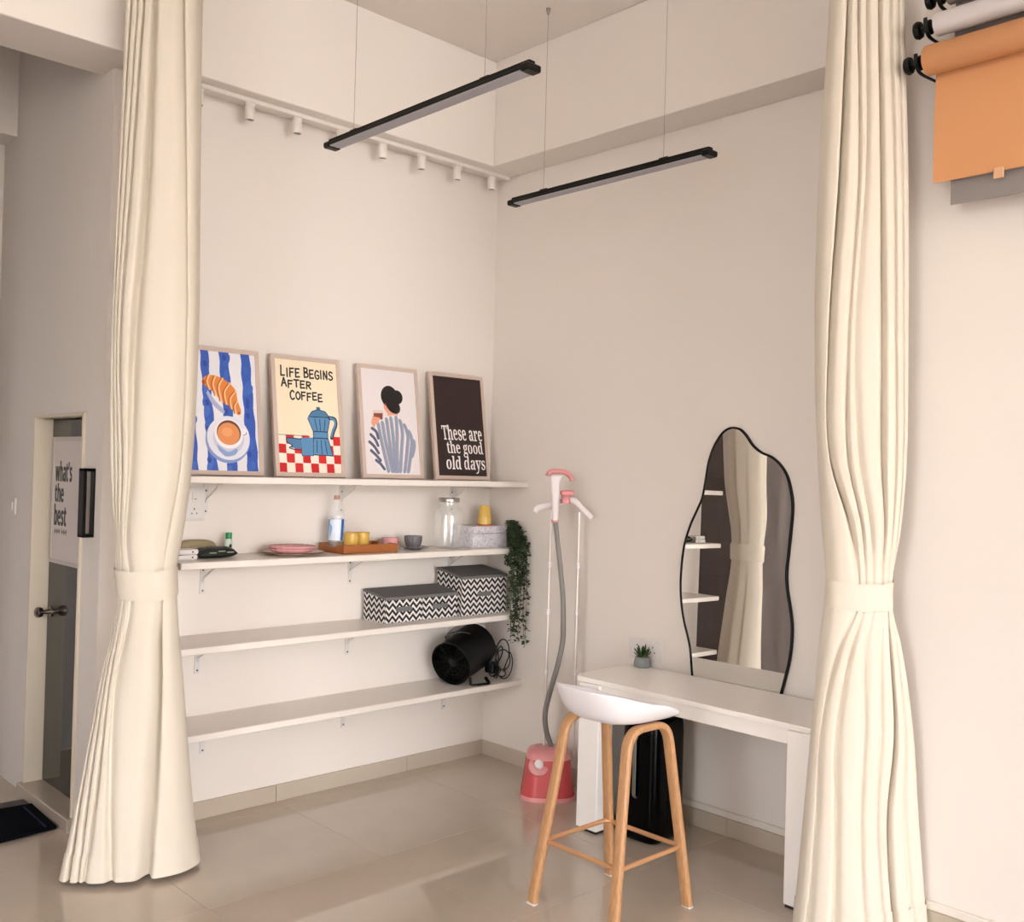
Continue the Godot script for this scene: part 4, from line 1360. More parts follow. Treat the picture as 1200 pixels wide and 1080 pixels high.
# ---------------------------------------------------------------- trailing plant
func trailing_plant() -> void:
	var t := thing("trailing_plant", Vector3(-0.06, SHELF[1], 0.262), "dark green trailing plant hanging down past the shelf ends in the corner", "plant")
	var st := mb()
	lathe(st, [Vector2(0, 0), Vector2(0.022, 0), Vector2(0.028, 0.07), Vector2(0.030, 0.075), Vector2(0.027, 0.075), Vector2(0.025, 0.06), Vector2(0, 0.06)], 24)
	build(st, "pot", mat("dark plastic pot", col(0.05, 0.06, 0.05), 0.6), t)
	var rng := RandomNumberGenerator.new()
	rng.seed = 21
	var stems := mb()
	var leaf := mb()
	for k in 26:
		var hang := 0.10 + 0.40 * pow(rng.randf(), 0.8)
		if k < 5:
			hang = 0.42 + 0.03 * k - 0.02
		var out := Vector3(rng.randf_range(-0.10, 0.05), 0, rng.randf_range(0.075, 0.115))
		if k % 6 == 5:
			out.x = -0.135
			hang = 0.06
		var top := Vector3(0, 0.07, 0)
		var rise := rng.randf_range(0.03, 0.085)
		var path := smooth_path([top, top + Vector3(out.x * 0.3 - 0.01, rise, out.z * 0.35), Vector3(out.x * 0.6, 0.06, out.z * 0.85), Vector3(out.x * 0.8, -0.03, out.z * 1.05), Vector3(out.x * 0.9 + rng.randf_range(-0.015, 0.015), -0.03 - hang * 0.5, out.z), Vector3(out.x * 0.75 + rng.randf_range(-0.02, 0.02), -0.03 - hang, out.z * 0.95)], 8)
		tube(stems, path, 0.0012, -1.0, 5)
		var count := 46 + int(hang * 110)
		for q in count:
			var f := rng.randf()
			var i := mini(int(f * (path.size() - 1)), path.size() - 2)
			var at: Vector3 = path[i].lerp(path[i + 1], rng.randf())
			var away := Vector3(rng.randf_range(-1, 1), rng.randf_range(-0.7, 0.5), rng.randf_range(-0.8, 1)).normalized()
			at.x = minf(at.x, 0.048)
			var l := rng.randf_range(0.013, 0.026)
			var dirv := away * l
			if at.x + dirv.x > 0.056:
				dirv.x = -absf(dirv.x)
			one_leaf(leaf, at + dirv * 0.25, dirv, l * 0.36, rng)
	build(stems, "stems", mat("vine stem", col(0.16, 0.21, 0.11), 0.7), t).set_meta("kind", "stuff")
	var lm := mat("small dark leaf", col(0.12, 0.185, 0.095), 0.5)
	lm.vertex_color_use_as_albedo = true
	lm.albedo_color = Color.WHITE
	lm.backlight_enabled = true
	lm.backlight = col(0.25, 0.3, 0.12)
	build(leaf, "foliage", lm, t).set_meta("kind", "stuff")

func one_leaf(st: SurfaceTool, at: Vector3, along: Vector3, w: float, rng: RandomNumberGenerator) -> void:
	var side := along.cross(Vector3(rng.randf_range(-1, 1), 1, rng.randf_range(-1, 1))).normalized() * w
	var up := side.cross(along).normalized() * w * 0.4
	var g := rng.randf()
	st.set_color(Color(0.018 + 0.03 * g, 0.036 + 0.042 * g, 0.012 + 0.018 * g))
	var p := [at, at + along * 0.35 + side + up, at + along * 0.75 + side * 0.7 + up, at + along, at + along * 0.75 - side * 0.7 + up, at + along * 0.35 - side + up]
	for k: Array in [[0, 1, 2], [0, 2, 3], [0, 3, 4], [0, 4, 5]]:
		tri(st, p[k[0]], p[k[1]], p[k[2]])

# ---------------------------------------------------------------- desk, mirror, little plant
func desk_and_mirror() -> void:
	var wd := with_relief(mat("white painted wood", col(0.965, 0.945, 0.925), 0.32), 0.04, 3.0, 0.03)
	var t := thing("vanity_desk", Vector3(-0.26, 0, 1.76), "white painted vanity desk along the wall under the wavy mirror", "desk")
	# local: x -0.215 (front) .. 0.225, z -0.60 .. 0.66
	var st := mb()
	var top := PackedVector2Array([V(0.228, -0.622), V(0.228, 0.64), V(-0.215, 0.64), V(-0.215, -0.585), V(-0.205, -0.60), V(-0.165, -0.622)])
	for k in 2:
		var y0: float = [0.684, 0.69][k]
		var y1: float = [0.705, 0.70][k]
		if k == 0:
			var rings := []
			for q: Array in [[0.684, 0.996], [0.687, 1.0], [0.702, 1.0], [0.706, 0.994]]:
				var ring := PackedVector3Array()
				for p in top:
					ring.append(Vector3(p.x * q[1], q[0], p.y * q[1]))
				ring.reverse()
				rings.append(ring)
			loft(st, rings, true, true, true, -1)
	build(st, "top", wd, t)
	piece("apron", t, wd, Vector3(-0.20, 0.622, -0.575), Vector3(-0.18, 0.684, 0.632), 0.002)
	piece("apron", t, wd, Vector3(0.185, 0.622, -0.575), Vector3(0.205, 0.684, 0.632), 0.002)
	piece("under_panel", t, wd, Vector3(-0.19, 0.655, -0.57), Vector3(0.20, 0.684, 0.63), 0.002)
	for s in 2:
		for f in 2:
			var z0: float = [-0.575, 0.515][s]
			var x0: float = [-0.213, 0.105][f]
			piece("leg", t, wd, Vector3(x0, 0.012, z0), Vector3(x0 + 0.10, 0.680, z0 + 0.125), 0.003)
	for s in 2:
		piece("foot_runner", t, mat("dark foot pad", col(0.12, 0.11, 0.11), 0.8), Vector3(-0.208, 0.0, [-0.57, 0.52][s]), Vector3(0.20, 0.012, [-0.455, 0.635][s]), 0.001)
	# far side panels close the gap between the front and the rear leg
	for s in 2:
		piece("side_panel", t, wd, Vector3(-0.12, 0.012, [-0.57, 0.60][s]), Vector3(0.11, 0.684, [-0.55, 0.62][s]), 0.002)
	mirror()
	# concrete pot with a small succulent
	t = thing("potted_succulent", Vector3(-0.062, 0.7065, 1.222), "small green succulent in a grey concrete pot on the far end of the desk", "plant")
	st = mb()
	var rings := []
	for q: Array in [[0.0, 0.036], [0.003, 0.0385], [0.022, 0.0395], [0.045, 0.034], [0.05, 0.032], [0.05, 0.028], [0.042, 0.028]]:
		var ring := PackedVector3Array()
		for j in 40:
			var a := TAU * j / 40.0
			var r: float = q[1] * (1.0 + 0.06 * absf(cos(a * 4.0)) * (1.0 if q[0] < 0.046 else 0.3))
			ring.append(Vector3(cos(a) * r, q[0], -sin(a) * r))
		rings.append(ring)
	loft(st, rings)
	build(st, "pot", mat("grey concrete", col(0.50, 0.51, 0.51), 0.85), t)
	var rng := RandomNumberGenerator.new()
	rng.seed = 4
	var greens := [mat("succulent green", col(0.17, 0.27, 0.11), 0.5), mat("succulent dark green", col(0.10, 0.19, 0.08), 0.5), mat("succulent tip green", col(0.30, 0.36, 0.16), 0.5)]
	for k in 15:
		var a := k * 2.4
		var up := lerpf(1.25, 0.35, k / 15.0)
		var l := lerpf(0.062, 0.044, k / 15.0)
		var d := Vector3(cos(a) * cos(up), sin(up), sin(a) * cos(up))
		st = mb()
		var path := []
		var n := 8
		for i in n:
			var f := i / float(n - 1)
			path.append(Vector3(0, 0.042, 0) + d * l * f + Vector3(0, 0.010 * f * f, 0) + Vector3(cos(a), 0, sin(a)) * 0.006)
		var rings2 := []
		var side := d.cross(Vector3.UP).normalized()
		var nrm := side.cross(d).normalized()
		for i in n:
			var f := i / float(n - 1)
			var w := 0.0075 * sqrt(maxf(0.0, sin(PI * clampf(0.12 + 0.88 * f, 0, 1)))) + 0.0004
			var ring := PackedVector3Array()
			for j in 8:
				var b := TAU * j / 8.0
				ring.append(path[i] + side * cos(b) * w - nrm * sin(b) * w * 0.4)
			rings2.append(ring)
		loft(st, rings2)
		build(st, "leaf", greens[k % 3], t)

const MIRROR_OUTLINE := [[1.674, 1.171], [1.717, 1.163], [1.752, 1.133], [1.788, 1.089], [1.832, 1.058], [1.886, 1.037], [1.932, 1.002], [1.966, 0.954], [1.986, 0.894], [1.998, 0.822], [1.993, 0.724], [1.984, 0.615], [1.977, 0.530], [1.983, 0.457], [1.998, 0.386], [2.011, 0.309], [2.012, 0.231], [2.003, 0.145], [1.986, 0.069], [1.947, -0.09],
	[1.507, -0.09], [1.483, 0.103], [1.464, 0.178], [1.442, 0.241], [1.423, 0.319], [1.413, 0.410], [1.415, 0.503], [1.427, 0.610], [1.457, 0.705], [1.493, 0.780], [1.521, 0.840], [1.536, 0.918], [1.551, 1.010], [1.577, 1.082], [1.611, 1.134], [1.640, 1.160]]

func mirror() -> void:
	var t := thing("wavy_mirror", Vector3(-0.0135, 0.7065, 1.72), "tall wavy-edged mirror with a thin black rim leaning on the wall behind the desk", "mirror", "", -PI / 2 + 0.014)
	t.rotation.x = -MIRROR_LEAN
	# local x runs towards +z of the room, y up, z to the room
	var pts := []
	for p: Array in MIRROR_OUTLINE:
		pts.append(V(p[0] - 1.72, p[1]))
	var fine := PackedVector2Array()
	var n := pts.size()
	for i in n:
		var steps := 1 if i == 19 else 5
		for s in steps:
			if i == 18 or i == 20:
				fine.append((pts[i] as Vector2).lerp(pts[(i + 1) % n], float(s) / steps))
			else:
				fine.append((pts[i] as Vector2).cubic_interpolate(pts[(i + 1) % n], pts[(i + n - 1) % n], pts[(i + 2) % n], float(s) / steps))
	var st := mb()
	slab(st, fine, 0.001, 0.009)
	build(st, "glass", mat("silvered glass", col(0.93, 0.93, 0.92), 0.0, 1.0), t)
	st = mb()
	var rim := []
	for p in fine:
		rim.append(Vector3(p.x, p.y, 0.005))
	tube(st, rim, 0.0052, 0.009, 10, Vector3(0, 0, 1), 0.5, true)
	build(st, "rim", mats["black metal"], t)
	st = mb()
	slab(st, fine, -0.003, 0.0005)
	build(st, "backing", mat("mirror backing board", col(0.25, 0.22, 0.19), 0.9), t)

const MIRROR_LEAN := 0.0102

# ---------------------------------------------------------------- garment steamer
func steamer() -> void:
	var t := thing("garment_steamer", Vector3(-0.245, 0, 0.775), "rose red upright garment steamer with thin poles and grey hose in the corner", "garment steamer", "", -YAW)
	var red := mat("rose red tank plastic", col(0.80, 0.32, 0.34), 0.25)
	red.backlight_enabled = true
	red.backlight = col(0.25, 0.08, 0.09)
	var pink := mat("pale pink plastic", col(0.86, 0.57, 0.57), 0.3)
	var wh := mat("white appliance plastic", col(0.90, 0.87, 0.87), 0.3)
	var foot := rounded_rect(0.285, 0.24, 0.09, 8)
	var st := mb()
	loft(st, [ring3(foot, 0.0), ring3(foot, 0.012), ring3(foot, 0.02, Vector2(0.975, 0.975))])
	build(st, "base_rim", pink, t)
	st = mb()
	loft(st, [ring3(foot, 0.018, Vector2(0.96, 0.96)), ring3(foot, 0.10, Vector2(0.885, 0.88)), ring3(foot, 0.165, Vector2(0.825, 0.80)), ring3(foot, 0.195, Vector2(0.79, 0.76)), ring3(foot, 0.20, Vector2(0.77, 0.74))])
	build(st, "tank", red, t)
	st = mb()
	loft(st, [ring3(foot, 0.199, Vector2(0.785, 0.755)), ring3(foot, 0.222, Vector2(0.765, 0.73), Vector3(0, 0, -0.002)), ring3(foot, 0.238, Vector2(0.68, 0.60), Vector3(0, 0, -0.012)), ring3(foot, 0.246, Vector2(0.5, 0.40), Vector3(0, 0, -0.02))])
	# sloping apron that comes down the front round the knob
	lathe(st, [Vector2(0.052, -0.02), Vector2(0.05, 0.004), Vector2(0.036, 0.008), Vector2(0, 0.009)], 28, Transform3D(Basis(Vector3.RIGHT, 1.05), Vector3(-0.05, 0.175, 0.085)))
	build(st, "lid", pink, t)
	st = mb()
	lathe(st, [Vector2(0, 0.0), Vector2(0.024, 0.0), Vector2(0.023, 0.018), Vector2(0.019, 0.022), Vector2(0, 0.023)], 28, Transform3D(Basis(Vector3.RIGHT, 1.05), Vector3(-0.05, 0.180, 0.092)))
	build(st, "dial", wh, t)
	var chrome := mat("pale pole metal", col(0.86, 0.83, 0.81), 0.3, 0.5)
	for s in 2:
		var x: float = [-0.022, 0.128][s]
		var z := -0.045
		var xt: float = [-0.018, 0.128][s]
		st = mb()
		var y := 0.20
		var r := 0.0085
		for k in 4:
			var y1: float = [0.62, 0.93, 1.17, 1.445][k]
			tube(st, [Vector3(lerpf(x, xt, (y - 0.2) / 1.25), y, z), Vector3(lerpf(x, xt, (y1 - 0.2) / 1.25), y1, z)], r, -1.0, 14)
			y = y1
			r -= 0.0007
		var pole := build(st, "pole", chrome, t)
		st = mb()
		for k in 3:
			var yy: float = [0.62, 0.93, 1.17][k]
			lathe(st, [Vector2(0.006, -0.014), Vector2(0.0115, -0.012), Vector2(0.0115, 0.012), Vector2(0.006, 0.014)], 16, Transform3D(Basis(), Vector3(lerpf(x, xt, (yy - 0.2) / 1.25), yy, z)))
		build(st, "collar", wh, pole).set_meta("kind", "stuff")
	# hanger arms at the top of the poles
	st = mb()
	tube(st, smooth_path([Vector3(-0.10, 1.438, -0.04), Vector3(-0.085, 1.462, -0.045), Vector3(-0.02, 1.478, -0.045), Vector3(0.06, 1.505, -0.045), Vector3(0.10, 1.505, -0.045), Vector3(0.145, 1.462, -0.045), Vector3(0.192, 1.418, -0.04)], 8), 0.007, 0.016, 12, Vector3(0, 1, 0.0001))
	build(st, "hanger", wh, t)
	st = mb()
	loft(st, [ring3(rounded_rect(0.05, 0.05, 0.02), 1.49, Vector2.ONE, Vector3(0.055, 0, -0.035)), ring3(rounded_rect(0.045, 0.05, 0.018), 1.53, Vector2.ONE, Vector3(0.055, 0, -0.03)), ring3(rounded_rect(0.03, 0.03, 0.012), 1.535, Vector2.ONE, Vector3(0.055, 0, -0.03))])
	box(st, Vector3(0.062, 1.545, -0.03), Vector3(0.072, 0.03, 0.04), 0.008)
	build(st, "head_rest", pink, t)
	# the steam head: white handle, pink top with nozzle
	st = mb()
	var rings := []
	for q: Array in [[1.405, 0.0, 0.030], [1.43, 0.0, 0.033], [1.50, 0.0, 0.036], [1.57, -0.003, 0.045], [1.61, -0.002, 0.056], [1.632, 0.004, 0.07]]:
		rings.append(ring3(rounded_rect(q[2], 0.04, minf(0.014, q[2] * 0.45), 5), q[0], Vector2.ONE, Vector3(q[1], 0, 0.02)))
	loft(st, rings)
	build(st, "steam_head", wh, t)
	st = mb()
	tube(st, smooth_path([Vector3(-0.038, 1.628, 0.02), Vector3(-0.034, 1.648, 0.02), Vector3(0.0, 1.655, 0.02), Vector3(0.045, 1.650, 0.02), Vector3(0.075, 1.628, 0.02), Vector3(0.082, 1.607, 0.02)], 7), 0.022, 0.013, 14, Vector3(0, 1, 0.001), 0.7)
	lathe(st, [Vector2(0.016, 0.0), Vector2(0.0185, 0.0), Vector2(0.0185, 0.016), Vector2(0.012, 0.017)], 20, Transform3D(Basis(), Vector3(0.0, 1.395, 0.02)))
	build(st, "steam_nozzle", pink, t)
	# grey corrugated hose
	var hose := smooth_path([Vector3(0.0, 1.41, 0.02), Vector3(0.012, 1.33, 0.03), Vector3(0.032, 1.18, 0.04), Vector3(0.050, 1.02, 0.045), Vector3(0.056, 0.88, 0.045), Vector3(0.054, 0.78, 0.04), Vector3(0.032, 0.66, 0.03), Vector3(-0.002, 0.53, 0.02), Vector3(-0.022, 0.42, 0.01), Vector3(-0.014, 0.33, 0.0), Vector3(0.014, 0.245, -0.015), Vector3(0.022, 0.22, -0.02)], 9)
	st = mb()
	tube(st, hose, 0.0115, -1.0, 14)
	var h := build(st, "hose", mat("grey hose", col(0.58, 0.56, 0.54), 0.5), t)
	var ribs := mb()
	for i in range(1, hose.size() - 2):
		for f: float in [0.0, 0.5]:
			var p: Vector3 = hose[i].lerp(hose[i + 1], f)
			var d: Vector3 = (hose[i + 1] - hose[i - 1]).normalized()
			tube(ribs, [p - d * 0.0025, p + d * 0.0025], 0.0135, -1.0, 12)
	build(ribs, "rib", mat("grey hose rib", col(0.52, 0.50, 0.485), 0.5), h).set_meta("kind", "stuff")

# ---------------------------------------------------------------- bar stool
func stool() -> void:
	var c := Vector3(-0.975, 0, 1.845)
	var t := thing("bar_stool", c, "bar stool with a white moulded seat and bent light-wood legs before the desk", "stool")
	var oak := wood("honey bent wood", col(0.81, 0.625, 0.45), Vector3(9, 1.2, 9), 0.4)
	# feet: far pair and near pair, tops closer together
	for s in 2:
		var zf: float = [-0.205, 0.2][s]
		var zt: float = [-0.155, 0.150][s]
		var path := rounded_path([Vector3(-0.228, 0.008, zf), Vector3(-0.115, 0.712, zt), Vector3(0.112, 0.712, zt), Vector3(0.212, 0.008, zf * 0.97)], 0.075, 9)
		var st := mb()
		tube(st, path, 0.0215, 0.0135, 16, Vector3.ZERO, 0.55)
		var leg := build(st, "bent_leg", oak, t)
		st = mb()
		for x: float in [-0.2285, 0.2125]:
			box(st, Vector3(x, 0.005, zf * (1.0 if x < 0.0 else 0.97)), Vector3(0.026, 0.01, 0.042), 0.003)
		build(st, "glide", mat("white glide", col(0.86, 0.85, 0.84), 0.5), leg).set_meta("kind", "stuff")
	# foot ring of copper-toned bar
	var st := mb()
	var y := 0.238
	var k := (y - 0.008) / 0.704
	var xa := lerpf(-0.228, -0.115, k) + 0.004
	var xb := lerpf(0.212, 0.112, k) - 0.004
	var za := lerpf(-0.205, -0.155, k)
	var zb := lerpf(0.2, 0.15, k)
	tube(st, rounded_loop([Vector3(xa, y, za), Vector3(xb, y, za), Vector3(xb, y, zb), Vector3(xa, y, zb)], 0.03), 0.0092, -1.0, 12, Vector3.ZERO, 1.0, true)
	build(st, "foot_ring", mat("copper toned rod", col(0.80, 0.60, 0.43), 0.3, 0.3), t)
	# seat shell
	st = mb()
	var n := 64
	var m := 14
	var rim_h := func(a: float) -> float:       # a = 0 towards +x (front), PI at the back
		var back := 0.5 - 0.5 * cos(a)
		return 0.740 + 0.062 * smoothstep(0.0, 0.62, back) + 0.052 * smoothstep(0.35, 1.0, back)
	var outline := func(a: float) -> Vector2:
		var x := signf(cos(a)) * pow(absf(cos(a)), 0.70) * (0.222 if cos(a) > 0 else 0.225)
		var z := signf(sin(a)) * pow(absf(sin(a)), 0.76) * 0.205
		return V(x, z)
	var rings := []
	for i in m:            # outside, from the middle of the underside up to the rim
		var f := (i + 0.35) / (m - 0.65)
		var ring := PackedVector3Array()
		for j in n:
			var a := TAU * j / n
			var o: Vector2 = outline.call(a)
			var h: float = rim_h.call(a)
			var fx := pow(f, 0.5)
			ring.append(Vector3(o.x * fx, lerpf(0.722, h - 0.014, pow(f, 3.4)), -o.y * fx))
		rings.append(ring)
	for q: Array in [[1.004, -0.009], [1.004, -0.003], [0.995, 0.001]]:      # rolled lip
		var ring := PackedVector3Array()
		for j in n:
			var a := TAU * j / n
			var o: Vector2 = outline.call(a) * q[0]
			var h: float = rim_h.call(a)
			ring.append(Vector3(o.x, h + q[1], -o.y))
		rings.append(ring)
	for i in m:            # inside, back down to the middle
		var f := 1.0 - (i + 0.2) / (m - 0.2)
		var ring := PackedVector3Array()
		for j in n:
			var a := TAU * j / n
			var o: Vector2 = outline.call(a) * 0.972
			var h: float = rim_h.call(a)
			var fx := pow(f, 0.5)
			ring.append(Vector3(o.x * fx, lerpf(0.731, h, pow(f, 3.4)), -o.y * fx))
		rings.append(ring)
	loft(st, rings)
	build(st, "seat", mat("white moulded shell", col(0.90, 0.885, 0.895), 0.4), t)

func rounded_loop(pts: Array, r: float) -> Array:
	var out := []
	var n := pts.size()
	for i in n:
		var p: Vector3 = pts[i]
		var a: Vector3 = p + (pts[(i + n - 1) % n] - p).normalized() * r
		var b: Vector3 = p + (pts[(i + 1) % n] - p).normalized() * r
		for s in 6:
			var t := s / 5.0
			out.append(a.lerp(p, t).lerp(p.lerp(b, t), t))
	return out

# ---------------------------------------------------------------- suitcase under the desk
func suitcase() -> void:
	var t := thing("suitcase", Vector3(-0.272, 0, 1.472), "glossy black hard-shell case with a slim silver handle standing under the desk", "suitcase", "", 0.06)
	var bl := mat("glossy black shell", col(0.012, 0.012, 0.014), 0.2, 0.0, 0.22)
	var st := mb()
	var poly := rounded_rect(0.255, 0.20, 0.05, 8)
	var rings := []
	for q: Array in [[0.0, 0.80], [0.006, 0.90], [0.022, 0.975], [0.045, 1.0], [0.48, 1.0], [0.525, 0.975], [0.55, 0.90], [0.562, 0.78]]:
		rings.append(ring3(poly, q[0], Vector2(q[1], q[1])))
	loft(st, rings)
	build(st, "shell", bl, t)
	st = mb()
	for s: float in [-1.0, 1.0]:
		tube(st, [Vector3(-0.02, 0.05, s * 0.1005), Vector3(-0.02, 0.50, s * 0.1005)], 0.007, 0.003, 10, Vector3(0, 0, 1), 0.7)
	build(st, "shell_ridge", bl, t).set_meta("kind", "stuff")
	st = mb()
	tube(st, rounded_path([Vector3(-0.126, 0.47, -0.005), Vector3(-0.140, 0.46, -0.005), Vector3(-0.140, 0.21, -0.005), Vector3(-0.126, 0.20, -0.005)], 0.012), 0.009, 0.004, 12, Vector3(1, 0, 0), 0.6)
	build(st, "handle", mat("brushed handle metal", col(0.55, 0.54, 0.53), 0.35, 0.9), t)

# ---------------------------------------------------------------- hanging bar lamps (switched off)
func pendant_lamps() -> void:
	var bl := mat("black lamp housing", col(0.02, 0.019, 0.018), 0.45, 0.0, 0.35)
	var dif := mat("lamp diffuser", col(0.66, 0.65, 0.68), 0.5)
	var spots := [[Vector3(-1.605, 3.0, 0.70), Vector3(-1.605, 3.0, 1.945), 0.88, 1.69, "long black hanging bar lamp nearer the shelves, out over the room"], [Vector3(-0.475, 3.0, 0.63), Vector3(-0.475, 3.0, 1.865), 0.86, 1.60, "long black hanging bar lamp nearer the desk wall"]]
	for s: Array in spots:
		var a: Vector3 = s[0]
		var b: Vector3 = s[1]
		var t := thing("hanging_bar_lamp", a, s[4], "lamp", "hanging bar lamps")
		var l := (b - a).length()
		var st := mb()
		box(st, Vector3(0, 0.018, l / 2), Vector3(0.030, 0.026, l - 0.03), 0.002)
		box(st, Vector3(0, 0.003, l / 2), Vector3(0.062, 0.010, l - 0.03), 0.002)
		build(st, "housing", bl, t)
		piece("diffuser", t, dif, Vector3(-0.027, -0.006, 0.045), Vector3(0.027, -0.001, l - 0.045), 0.001)
		for e in 2:
			st = mb()
			box(st, Vector3(0, 0.004, [0.022, l - 0.022][e]), Vector3(0.066, 0.026, 0.044), 0.006)
			build(st, "end_cap", bl, t)
		for z: float in [s[2] - a.z, s[3] - a.z]:
			st = mb()
			tube(st, [Vector3(0, 0.03, z), Vector3(0, CEIL - 3.0, z)], 0.0011, -1.0, 6)
			var w := build(st, "suspension_wire", mat("steel wire", col(0.62, 0.58, 0.55), 0.4, 0.6), t)
			st = mb()
			box(st, Vector3(0, 0.034, z), Vector3(0.012, 0.012, 0.05), 0.003)
			build(st, "clip", bl, w)
			st = mb()
			lathe(st, [Vector2(0.006, CEIL - 3.03), Vector2(0.012, CEIL - 3.006), Vector2(0.012, CEIL - 3.0), Vector2(0, CEIL - 3.0)], 14, Transform3D(Basis(), Vector3(0, 0, z)))
			build(st, "ceiling_cup", mats["steel wire"], w)

# ---------------------------------------------------------------- white track with small spot lamps under the beam
func track_lamps() -> void:
	var wh := mat("white lamp enamel", col(0.89, 0.86, 0.83), 0.4)
	var t := thing("lamp_track", Vector3(0, BEAM, 0.105), "white lamp track with small spot heads along the beam above the posters", "lamp track")
	piece("rail", t, wh, Vector3(-2.2, -0.02, -0.017), Vector3(-0.02, 0.0, 0.017), 0.002)
	for k in 9:
		var x := -0.145 - 0.253 * k
		var st := mb()
		var xf := Transform3D(Basis(), Vector3(x, 0, 0))
		box(st, Vector3(x, -0.026, 0), Vector3(0.05, 0.012, 0.024), 0.003)
		lathe(st, [Vector2(0.0, -0.094), Vector2(0.017, -0.094), Vector2(0.0175, -0.098), Vector2(0.021, -0.098), Vector2(0.023, -0.094), Vector2(0.023, -0.035), Vector2(0.020, -0.030), Vector2(0, -0.030)], 24, xf)
		var h := build(st, "spot_head", wh, t)
		st = mb()
		lathe(st, [Vector2(0, -0.0955), Vector2(0.016, -0.0955)], 20, xf)
		build(st, "lens", mat("grey lamp lens", col(0.5, 0.49, 0.48), 0.3), h)

# ---------------------------------------------------------------- paper backdrops on the desk wall
func backdrops() -> void:
	var bl: StandardMaterial3D = mats["black metal"]
	var rolls := [["orange", Vector3(-0.45, 3.146, 2.753), 0.052, col(0.83, 0.60, 0.42)], ["white", Vector3(-0.45, 3.265, 2.785), 0.040, col(0.89, 0.865, 0.87)], ["grey", Vector3(-0.405, 3.382, 2.805), 0.036, col(0.56, 0.53, 0.515)]]
	var names := ["orange paper backdrop roll with its sheet drawn down, the lowest of three", "white paper backdrop roll, fully rolled up above the orange one", "grey paper backdrop roll at the top, its sheet hanging behind the orange one"]
	var holder := ["black wall hook that carries the orange roll", "black wall hook that carries the white roll", "black wall hook that carries the grey roll"]
	var run := 2.35
	for k in 3:
		var at: Vector3 = rolls[k][1]
		var rad: float = rolls[k][2]
		var t := thing("backdrop_roll", at, names[k], "backdrop roll", "paper backdrop rolls")
		var paper := mat("%s backdrop paper" % rolls[k][0], rolls[k][3], 0.75, 0.0, 0.3)
		var st := mb()
		var along := Transform3D(Basis(Vector3(1, 0, 0), Vector3(0, 0, 1), Vector3(0, -1, 0)), Vector3.ZERO)
		lathe(st, [Vector2(0.024, 0.004), Vector2(0.026, 0.0), Vector2(rad - 0.002, 0.0), Vector2(rad, 0.003), Vector2(rad, run), Vector2(0.024, run)], 48, along)
		build(st, "roll", paper, t)
		if k != 1:
			st = mb()
			var x: float = rad - 0.0012
			var drop: float = [0.425, 0.742][k / 2]
			var z0 := 0.012
			var rings := []
			for side: float in [1.0, -1.0]:
				pass
			var path := []
			for i in 25:
				var f := i / 24.0
				path.append(Vector3(x - 0.006 * sin(PI * f * 1.1) + 0.004 * f, -drop * f, 0))
			st.set_smooth_group(3)
			for i in 24:
				var p: Vector3 = path[i]
				var q: Vector3 = path[i + 1]
				var sway0 := -0.006 * (float(i) / 24.0)
				var sway1 := -0.006 * (float(i + 1) / 24.0)
				var e := Vector3(0.0006, 0, 0)
				quad(st, p - e + Vector3(0, 0, run - 0.01), p - e + Vector3(0, 0, z0 + sway0), q - e + Vector3(0, 0, z0 + sway1), q - e + Vector3(0, 0, run - 0.01))
				quad(st, p + e + Vector3(0, 0, z0 + sway0), p + e + Vector3(0, 0, run - 0.01), q + e + Vector3(0, 0, run - 0.01), q + e + Vector3(0, 0, z0 + sway1))
			build(st, "hanging_sheet", paper, t)
			if k == 0:
				st = mb()
				box(st, Vector3(x - 0.001, -drop - 0.008, 0.235), Vector3(0.006, 0.038, 0.034), 0.002)
				build(st, "tape_tab", mat("pale orange tape", col(0.86, 0.68, 0.53), 0.5), t)
		# hook with its two black discs
		var h := thing("roll_hook", Vector3(at.x, at.y, at.z - 0.02), holder[k], "hook", "backdrop roll hooks")
		var turn := Transform3D(Basis(Vector3(1, 0, 0), Vector3(0, 0, 1), Vector3(0, -1, 0)), Vector3.ZERO)
		st = mb()
		lathe(st, [Vector2(0, -0.062), Vector2(0.012, -0.062), Vector2(0.028, -0.056), Vector2(0.032, -0.046), Vector2(0.028, -0.036), Vector2(0.012, -0.032), Vector2(0.010, -0.018), Vector2(0.026, -0.012), Vector2(0.026, 0.0), Vector2(0.020, 0.004), Vector2(0.020, 0.05), Vector2(0, 0.05)], 32, turn)
		build(st, "knob", bl, h)
		st = mb()
		tube(st, rounded_path([Vector3(-0.235 - at.x, -0.02, -0.006), Vector3(0.03, -0.036, -0.006), Vector3(-0.01, -0.034, -0.006), Vector3(-0.034, -0.01, -0.006), Vector3(-0.036, 0.022, -0.006)], 0.02), 0.004, 0.007, 10, Vector3(0, 0, 1))
		build(st, "arm", bl, h)
		st = mb()
		box(st, Vector3(-0.235 - at.x - 0.004, -0.02, 0.01), Vector3(0.008, 0.04, 0.03), 0.002)
		build(st, "wall_plate", bl, h)

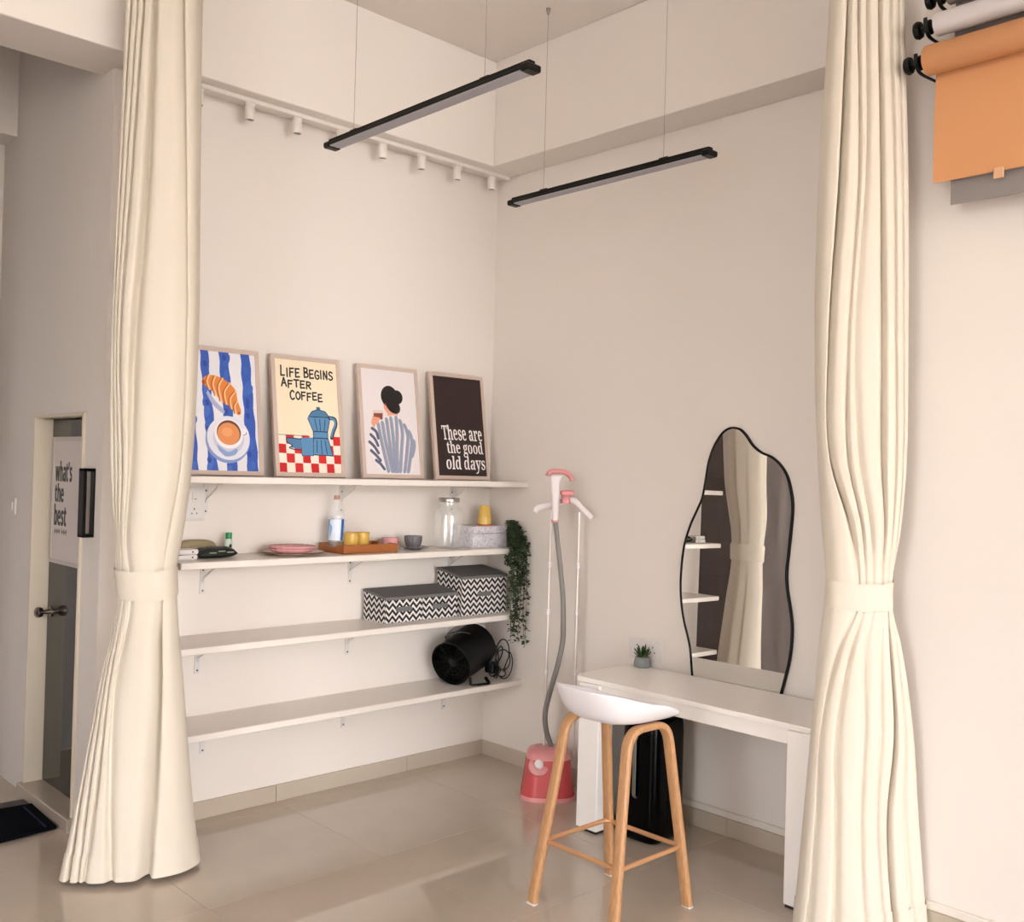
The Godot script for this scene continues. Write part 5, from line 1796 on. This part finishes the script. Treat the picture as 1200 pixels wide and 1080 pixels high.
# ---------------------------------------------------------------- sockets
func small_fittings() -> void:
	var wh := mat("socket plastic", col(0.88, 0.855, 0.84), 0.35)
	var dark := mat("socket hole", col(0.06, 0.06, 0.06), 0.8)
	var t := thing("wall_socket", Vector3(-1.848, 1.459, 0.0), "double white socket plate on the wall under the topmost shelf", "socket")
	piece("plate", t, wh, Vector3(-0.072, -0.077, 0.0), Vector3(0.072, 0.077, 0.009), 0.003)
	for s: float in [-1.0, 1.0]:
		var m := piece("module", t, wh, Vector3(-0.06, 0.037 * s - 0.033, 0.008), Vector3(0.06, 0.037 * s + 0.033, 0.012), 0.002)
		var st := mb()
		if s > 0.0:
			box(st, Vector3(0.02, 0.037, 0.013), Vector3(0.032, 0.036, 0.006), 0.002)
			build(st, "rocker", wh, m)
			st = mb()
			box(st, Vector3(0.02, 0.022, 0.0163), Vector3(0.009, 0.003, 0.001), 0.0)
			build(st, "mark", dark, m)
		else:
			box(st, Vector3(0.018, -0.024, 0.0123), Vector3(0.005, 0.008, 0.001), 0.0)
			box(st, Vector3(0.006, -0.044, 0.0123), Vector3(0.005, 0.006, 0.001), 0.0)
			box(st, Vector3(0.030, -0.044, 0.0123), Vector3(0.005, 0.006, 0.001), 0.0)
			build(st, "pin_holes", dark, m).set_meta("kind", "stuff")
	t = thing("wall_socket", Vector3(0.0, 0.783, 1.195), "white socket plate on the desk wall behind the potted succulent", "socket", "", -PI / 2)
	piece("plate", t, wh, Vector3(-0.105, -0.05, 0.0), Vector3(0.105, 0.05, 0.009), 0.003)
	for s: float in [-1.0, 1.0]:
		var m := piece("module", t, wh, Vector3(0.05 * s - 0.042, -0.04, 0.008), Vector3(0.05 * s + 0.042, 0.04, 0.012), 0.002)
		var st := mb()
		for q: Array in [[0.0, 0.016], [-0.012, -0.010], [0.012, -0.010]]:
			box(st, Vector3(0.05 * s + q[0], q[1], 0.0123), Vector3(0.005, 0.008, 0.001), 0.0)
		build(st, "pin_holes", dark, m).set_meta("kind", "stuff")
